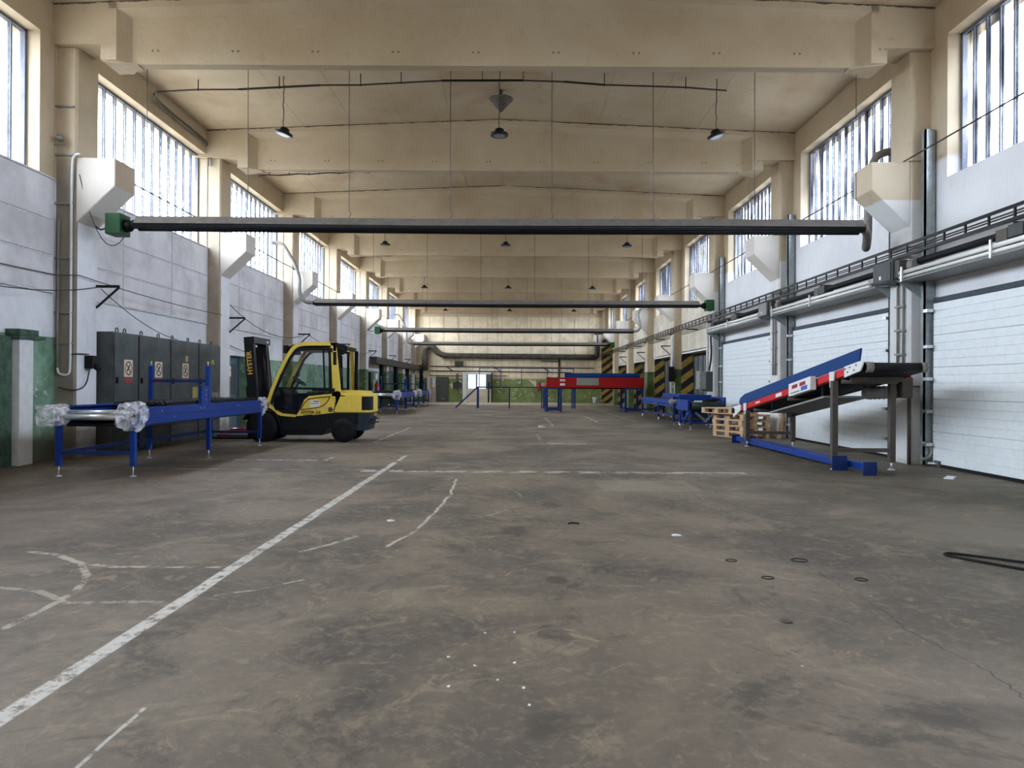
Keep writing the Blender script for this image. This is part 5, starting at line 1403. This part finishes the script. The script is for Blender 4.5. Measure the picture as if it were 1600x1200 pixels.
MB().tube([(1.45, yf + 0.05, 1.3), (1.45, yk, 1.3)], 0.09, 12).build('end_roller', plain('pale red roller', (0.6, 0.2, 0.16), 0.5), t)
for (x0, x1) in ((1.58, 2.25), (5.35, 6.15)):
    for x in (x0, x1):
        for y in (35.4, 36.9 if x0 > 3 else 37.2):
            MB().bar((x, y, 0.0), (x, y, 1.18), 0.10, 0.10).build('leg', 'blued', t)
        MB().bar((x, 35.4, 0.10), (x, 36.9 if x0 > 3 else 37.2, 0.10), 0.08, 0.10).build('base_rail', 'blued', t)
    for y in (35.4, 36.9 if x0 > 3 else 37.2):
        MB().bar((x0, y, 0.12), (x1, y, 0.12), 0.08, 0.10).build('base_rail', 'blued', t); MB().bar((x0, y, 1.13), (x1, y, 1.13), 0.08, 0.08).build('upper_rail', 'blued', t)

# blue platform frame with railing and ramp
t = thing('platform_frame', 'slender dark blue frame with a sloping end, standing before the end wall', 'frame', (0, 40, 0))
pb = 'blued'
for x in (-1.97, -0.24): MB().bar((x, 40, 0), (x, 40, 1.15), 0.07, 0.07).build('post', pb, t)
for x in (1.52, 1.62, 3.17, 3.33): MB().bar((x, 40.3, 0), (x, 40.3, 1.15), 0.06, 0.06).build('post', pb, t)
for x in (-1.97, 3.33): MB().bar((x, 41.2, 0), (x, 41.2, 1.15), 0.06, 0.06).build('post', pb, t)
MB().bar((-2.05, 40, 1.15), (3.4, 40, 1.15), 0.06, 0.06).build('top_rail', pb, t)
MB().bar((-2.05, 41.2, 1.15), (3.4, 41.2, 1.15), 0.06, 0.06).build('top_rail', pb, t)
for x in (-1.97, 0.6, 3.33): MB().bar((x, 40, 1.15), (x, 41.2, 1.15), 0.06, 0.06).build('cross_bar', pb, t)
MB().bar((-2.0, 40, 1.12), (-3.15, 40, 0.03), 0.08, 0.08).build('ramp_rail', pb, t)
for x in (-1.93, -0.74, 0.42, 1.85, 3.3): MB().bar((x, 41.2, 1.15), (x, 41.2, 2.2), 0.035, 0.035).build('railing_post', pb, t)
MB().bar((-1.93, 41.2, 2.2), (3.3, 41.2, 2.2), 0.035, 0.035).build('hand_rail', pb, t)

# ================================================================== end wall fittings
t = thing('air_duct', 'fat dark air duct with a gooseneck running across the end wall', 'duct', (0, 54.2, 3.4))
yd = YFAR - 0.36
MB().tube(cyc([(-6.55, yd, 2.35), (-6.55, yd, 3.5), (-6.5, yd, 4.02), (-6.0, yd, 4.12), (-5.6, yd, 3.62), (-5.2, yd, 3.44), (-4.5, yd, 3.40), (6.0, yd, 3.35)], 2), 0.20, 14).build('duct_run', 'duct', t)
MB().tube([(-6.55, yd, 2.3), (-6.55, yd, 3.5)], 0.24, 14).build('duct_riser', 'duct', t)
MB().tube(cyc([(5.9, yd, 3.35), (6.05, yd, 3.4), (6.1, yd, 3.6), (6.1, yd, 5.3)], 1), 0.19, 14).build('duct_riser', 'duct', t)
x = -5.0
while x < 6: MB().tube([(x, yd, 3.40), (x + 0.03, yd, 3.40)], 0.215, 14).build('joint_band', 'duct', t); x += 0.95
MB().tube([(5.6, YFAR - 0.1, 5.3), (6.4, YFAR - 0.1, 5.3)], 0.1, 10).build('duct_stub', 'duct', t)
for x in (-4.4, -1.2, 2.0, 5.0): MB().box(x - 0.03, x + 0.03, yd, YFAR, 3.15, 3.20).build('duct_bracket', 'duct', t)
t = thing('side_duct', 'dark rectangular duct along the far left wall with drop pipes', 'duct', (-7.1, 46, 2.5))
for j in range(6):
    a = 36.9 + 2.9 * j
    MB().box(-7.22, -6.85, a, a + 2.86, 2.30 + 0.01 * (j % 2), 2.65 + 0.01 * (j % 2)).build('duct_section', 'duct', t)
MB().box(-7.15, -6.4, 54.2, 54.5, 2.3, 2.72).build('duct_section', 'duct', t)
for (x, y) in ((-7.05, 39.4), (-7.1, 44.4), (-7.1, 49.2), (-6.75, 53.9)):
    MB().tube([(x, y, 2.4), (x, y, 2.0), (x + 0.02, y, 1.6), (x, y, 0.5)], [0.16, 0.13, 0.16, 0.14], 10).build('drop_pipe', 'black', t)
def small_box(name, label, cat, x0, x1, y0, y1, z0, z1, mat):
    o = bevel(MB().box(x0, x1, y0, y1, z0, z1).build(name, mat), 0.01); return tag(o, label, cat)
small_box('junction_box', 'small grey box hung under the end wall duct at left', 'electrical box', -4.35, -3.75, YFAR - 0.25, YFAR, 2.68, 3.02, 'duct')
t = thing('fuse_box', 'dark grey fuse box on the green end wall left of the bright booth', 'electrical box', (-4.2, YFAR, 1.1))
bevel(MB().box(-4.5, -3.9, YFAR - 0.25, YFAR - 0.02, 1.0, 1.45).build('housing', 'darkgrey', t), 0.03)
MB().tube([(-4.2, YFAR - 0.12, 1.4), (-4.2, YFAR - 0.12, 1.62)], [0.2, 0.05], 10).build('cable_gland', 'darkgrey', t)
MB().tube([(-4.2, YFAR - 0.12, 1.6), (-4.2, YFAR - 0.1, 2.1)], 0.05, 8).build('conduit', 'darkgrey', t)
t = thing('wall_pipe', 'thin dark pipes branching across the end wall below the duct', 'pipe', (0, YFAR, 2.6))
yp = YFAR - 0.09
MB().tube([(-6.2, yp, 2.62), (5.9, yp, 2.55)], 0.03, 6).build('pipe', 'wire', t)
MB().tube([(-6.2, yp, 2.30), (4.2, yp, 2.22), (4.35, yp, 2.15), (4.35, yp, 1.7)], 0.035, 6).build('pipe', 'wire', t)
MB().tube([(-6.2, yp, 1.95), (-0.5, yp, 1.95)], 0.025, 6).build('pipe', 'wire', t)
for x in (-5.0, -1.5, 2.1): MB().tube([(x, yp, 2.62), (x + 0.5, yp - 0.03, 2.28)], 0.035, 6).build('branch', 'wire', t)
MB().tube([(3.33, yp, 3.2), (3.33, yp, 1.2)], 0.07, 8).build('riser', 'wire', t)
MB().tube([(2.0, yp, 3.05), (3.3, yp, 3.02)], 0.03, 6).build('branch', 'wire', t)
# glazed booth on end wall
YB0 = YFAR - 0.75
fr = MB()
fr.box(-3.78, -3.42, YB0, YB0 + 0.08, 0.02, 2.15)
bo = thing('glazed_booth', 'beige booth with two bright window panes on the end wall', 'booth', (-2.6, YFAR - 0.4, 0))
MB().box(-3.80, -3.45, YB0, YB0 + 0.06, 0.0, 2.12).build('white_door', 'whitep', bo)
MB().box(-3.42, -1.60, YB0, YB0 + 0.06, 0.0, 0.98).build('lower_panel', 'panel_r', bo)
MB().box(-3.42, -1.60, YB0, YB0 + 0.06, 2.05, 2.15).build('lintel', 'whitep', bo)
MB().box(-2.0, -1.60, YB0, YB0 + 0.06, 0.98, 2.05).build('side_panel', 'rust', bo)
MB().box(-1.66, -1.60, YB0, YFAR, 0.0, 2.15).build('side_wall', 'rust', bo)
MB().box(-3.80, -3.75, YB0, YFAR, 0.0, 2.15).build('side_wall', 'whitep', bo)
MB().box(-3.80, -1.60, YB0, YFAR, 2.15, 2.2).build('roof', 'whitep', bo)
pe = NT('booth pane daylight'); em = pe.n('ShaderNodeEmission'); pe.put(em.inputs[0], pe.mix(pe.step(pe.noise(pe.pos(), 1.5, 3), 0.4, 0.65), (0.80, 0.9, 1.0), (0.55, 0.66, 0.8)))
em.inputs[1].default_value = 1.0; pe.t.links.new(em.outputs[0], pe.out.inputs[0])
MB().box(-3.36, -2.78, YB0 + 0.02, YB0 + 0.04, 1.0, 2.04).build('pane', pe.m, bo)
MB().box(-2.68, -2.04, YB0 + 0.02, YB0 + 0.04, 1.0, 2.04).build('pane', pe.m, bo)
MB().box(-2.77, -2.69, YB0 - 0.01, YB0 + 0.06, 0.98, 2.05).box(-3.42, -3.37, YB0 - 0.01, YB0 + 0.06, 0.98, 2.05).box(-2.04, -2.0, YB0 - 0.01, YB0 + 0.06, 0.98, 2.05).build('pane_frame', 'darkgrey', bo)
MB().tube([(-1.85, YB0 - 0.05, 0.0), (-1.85, YB0 - 0.05, 1.5)], 0.05, 8).build('pole', 'blackm', bo)
# grey door and white door left of it
fr = MB().box(-5.72, -4.85, YFAR - 0.12, YFAR - 0.02, 0.0, 1.86)
d = struct('door_%d' % dn, fr, 'darkgrey'); dn += 1
MB().box(-5.68, -4.90, YFAR - 0.14, YFAR - 0.11, 0.03, 1.82).build('door_leaf', plain('slate door', (0.085, 0.10, 0.09), 0.5), d)
MB().box(-5.4, -5.1, YFAR - 0.15, YFAR - 0.13, 0.2, 0.3).build('vent', 'grey', d)
fr = MB().box(-6.42, -5.78, YFAR - 0.10, YFAR - 0.02, 0.0, 1.86)
d = struct('door_%d' % dn, fr, 'whitep'); dn += 1
MB().box(-6.20, -5.82, YFAR - 0.12, YFAR - 0.09, 0.05, 1.80).build('door_leaf', plain('pinkish door', (0.46, 0.38, 0.35), 0.6), d)
MB().box(-6.02, -5.80, YFAR - 0.13, YFAR - 0.11, 1.1, 1.75).build('poster', 'paper', d)
t = thing('fire_extinguisher', 'red fire extinguisher hanging on the end wall left of the red conveyor', 'fire extinguisher', (1.8, YFAR - 0.1, 0.9))
MB().lathe([(0.07, 0.85), (0.09, 0.9), (0.09, 1.35), (0.04, 1.45), (0.03, 1.5)], 14, (1.85, YFAR - 0.14, 0)).build('cylinder', 'red', t)
MB().box(1.83, 1.95, YFAR - 0.16, YFAR - 0.12, 1.48, 1.52).build('valve', 'black', t)
MB().box(1.65, 2.05, YFAR - 0.05, YFAR - 0.03, 0.75, 1.6).build('back_board', plain('olive board', (0.22, 0.2, 0.12), 0.7), t)
t = thing('bucket', 'white plastic bucket on the floor in the far right corner', 'bucket', (5.95, 54.0, 0))
MB().lathe([(0.17, 0.0), (0.23, 0.42), (0.24, 0.43), (0.22, 0.43), (0.21, 0.40), (0.16, 0.03)], 20, (5.95, 54.0, 0)).build('body', 'whitep', t)
MB().tube([(5.95 + 0.23 * math.cos(a), 54.0 - 0.02, 0.42 - 0.12 * math.sin(a)) for a in [j * PI / 10 for j in range(11)]], 0.008, 5).build('handle', 'grey', t)
# left wall odds and ends beyond the forklift
t = thing('fuse_box', 'dark fuse box on the green left wall beside the red extinguisher', 'electrical box', (-7.4, 38.0, 1.2))
bevel(MB().box(-7.56, -7.25, 37.4, 38.0, 0.95, 1.9).build('housing', 'blackm', t), 0.01)
MB().box(-7.58, -7.45, 37.5, 37.9, 1.9, 2.4).build('trunking', 'blackm', t)
t = thing('fire_extinguisher', 'red fire extinguisher on the left wall just behind the forklift', 'fire extinguisher', (-7.15, 37.6, 0.7))
MB().lathe([(0.11, 0.70), (0.13, 0.76), (0.13, 1.25), (0.05, 1.38), (0.04, 1.45)], 14, (-7.05, 38.1, 0)).build('cylinder', 'signred', t)
MB().box(-7.10, -6.96, 37.98, 37.99, 0.9, 1.15).build('label_plate', 'signcream', t)
MB().box(-7.57, -7.0, 38.1, 38.16, 0.8, 0.85).build('holder', 'black', t)
small_box('junction_box', 'small white box on the left wall above the extinguisher', 'electrical box', -7.57, -7.45, 39.9, 40.4, 1.55, 1.85, 'paper')
small_box('wall_pillar', 'pale narrow upright panel beside the farthest roller conveyor', 'panel', -6.95, -6.75, 50.2, 50.3, 0.0, 2.0, 'whitep')
for j, (y, z0, z1) in enumerate(((48.5, 1.0, 1.6), (49.6, 0.9, 1.5), (51.5, 0.7, 1.6))):
    small_box('switch_box', ('small dark switch box left of the pale upright panel', 'small dark switch box right behind the pale upright panel', 'largest dark switch box in the far left corner')[j], 'electrical box', -7.55, -7.3, y, y + 0.4, z0, z1, 'greenp')

# ================================================================== loose things on the floor
t = thing('cable_loop', 'thin black cable loop lying on the floor at the right edge', 'cable', (3.35, 5.2, 0))
MB().tube(cyc([(4.0, 4.75, 0.012), (3.6, 5.02, 0.012), (3.30, 5.42, 0.012), (3.22, 5.56, 0.012), (3.30, 5.62, 0.012), (3.55, 5.40, 0.014), (4.0, 5.05, 0.014), (4.4, 4.7, 0.012)], 3), 0.010, 6).build('loop', 'black', t)
def ring(label, x, y, r, part=2 * PI, a0=0.0, th=0.003):
    o = MB().tube([(x + 0.8 * r * math.cos(a0 + part * j / 14), y + r * 0.7 * math.sin(a0 + part * j / 14), th) for j in range(15)], th, 5).build('wire_ring', 'black')
    tag(o, label, 'wire')
ring('small black curved strap lying on the floor left of the cable loop', 0.55, 6.72, 0.06, PI * 0.9, 0.2, 0.007)
ring('small dark wire ring lying on the floor, leftmost of four', 1.58, 5.36, 0.05)
ring('small dark wire ring lying on the floor, nearest of four', 1.68, 4.88, 0.05)
ring('small dark wire ring lying on the floor, farthest of four', 2.08, 5.38, 0.07)
ring('small dark wire ring lying on the floor, rightmost of four', 2.28, 4.85, 0.05)
def scrap(label, x, y, w, l, a, mat='paper', h=0.012):
    m = MB().box(-w / 2, w / 2, -l / 2, l / 2, 0, h * 0.5).box(-w / 2, w * 0.1, -l / 2, l * 0.3, h * 0.4, h)
    o = bpy.data.objects.new('paper_scrap', m.mesh('paper_scrap', mat)); COL.objects.link(o); o.location = (x, y, 0.0); o.rotation_euler = (0, 0, a)
    tag(o, label, 'scrap')
scrap('white paper scrap on the floor right of the black strap', 1.38, 6.25, 0.07, 0.05, 0.3)
scrap('white paper scrap on the floor right of the long white line', -1.13, 6.83, 0.06, 0.05, 0.7)
scrap('crumpled white scrap on the floor before the nearest white dock door', 6.1, 10.35, 0.30, 0.12, 0.9, h=0.03)
scrap('pale scrap on floor between red conveyor and forklift', 0.85, 22.2, 0.18, 0.2, 0.2, 'signcream', 0.06)
for j in range(9):
    x, y = -0.20 + random.uniform(-0.2, 0.3), 3.35 + random.uniform(-0.45, 0.45)
    scrap('tiny white crumb in the cluster on the foreground floor', x, y, 0.012, 0.010, random.uniform(0, 3), h=0.006)
for o in bpy.data.objects:
    if o.get('label') == 'tiny white crumb in the cluster on the foreground floor': o['group'] = 'white crumbs on the foreground floor'
t = thing('dark_debris', 'dark oily rag lump on the floor in the foreground right of centre', 'debris', (1.4, 4.05, 0))
MB().lathe([(0.03, 0), (0.028, 0.01), (0.012, 0.018)], 8, (1.47, 3.97, 0)).build('lump', 'taupe', t)
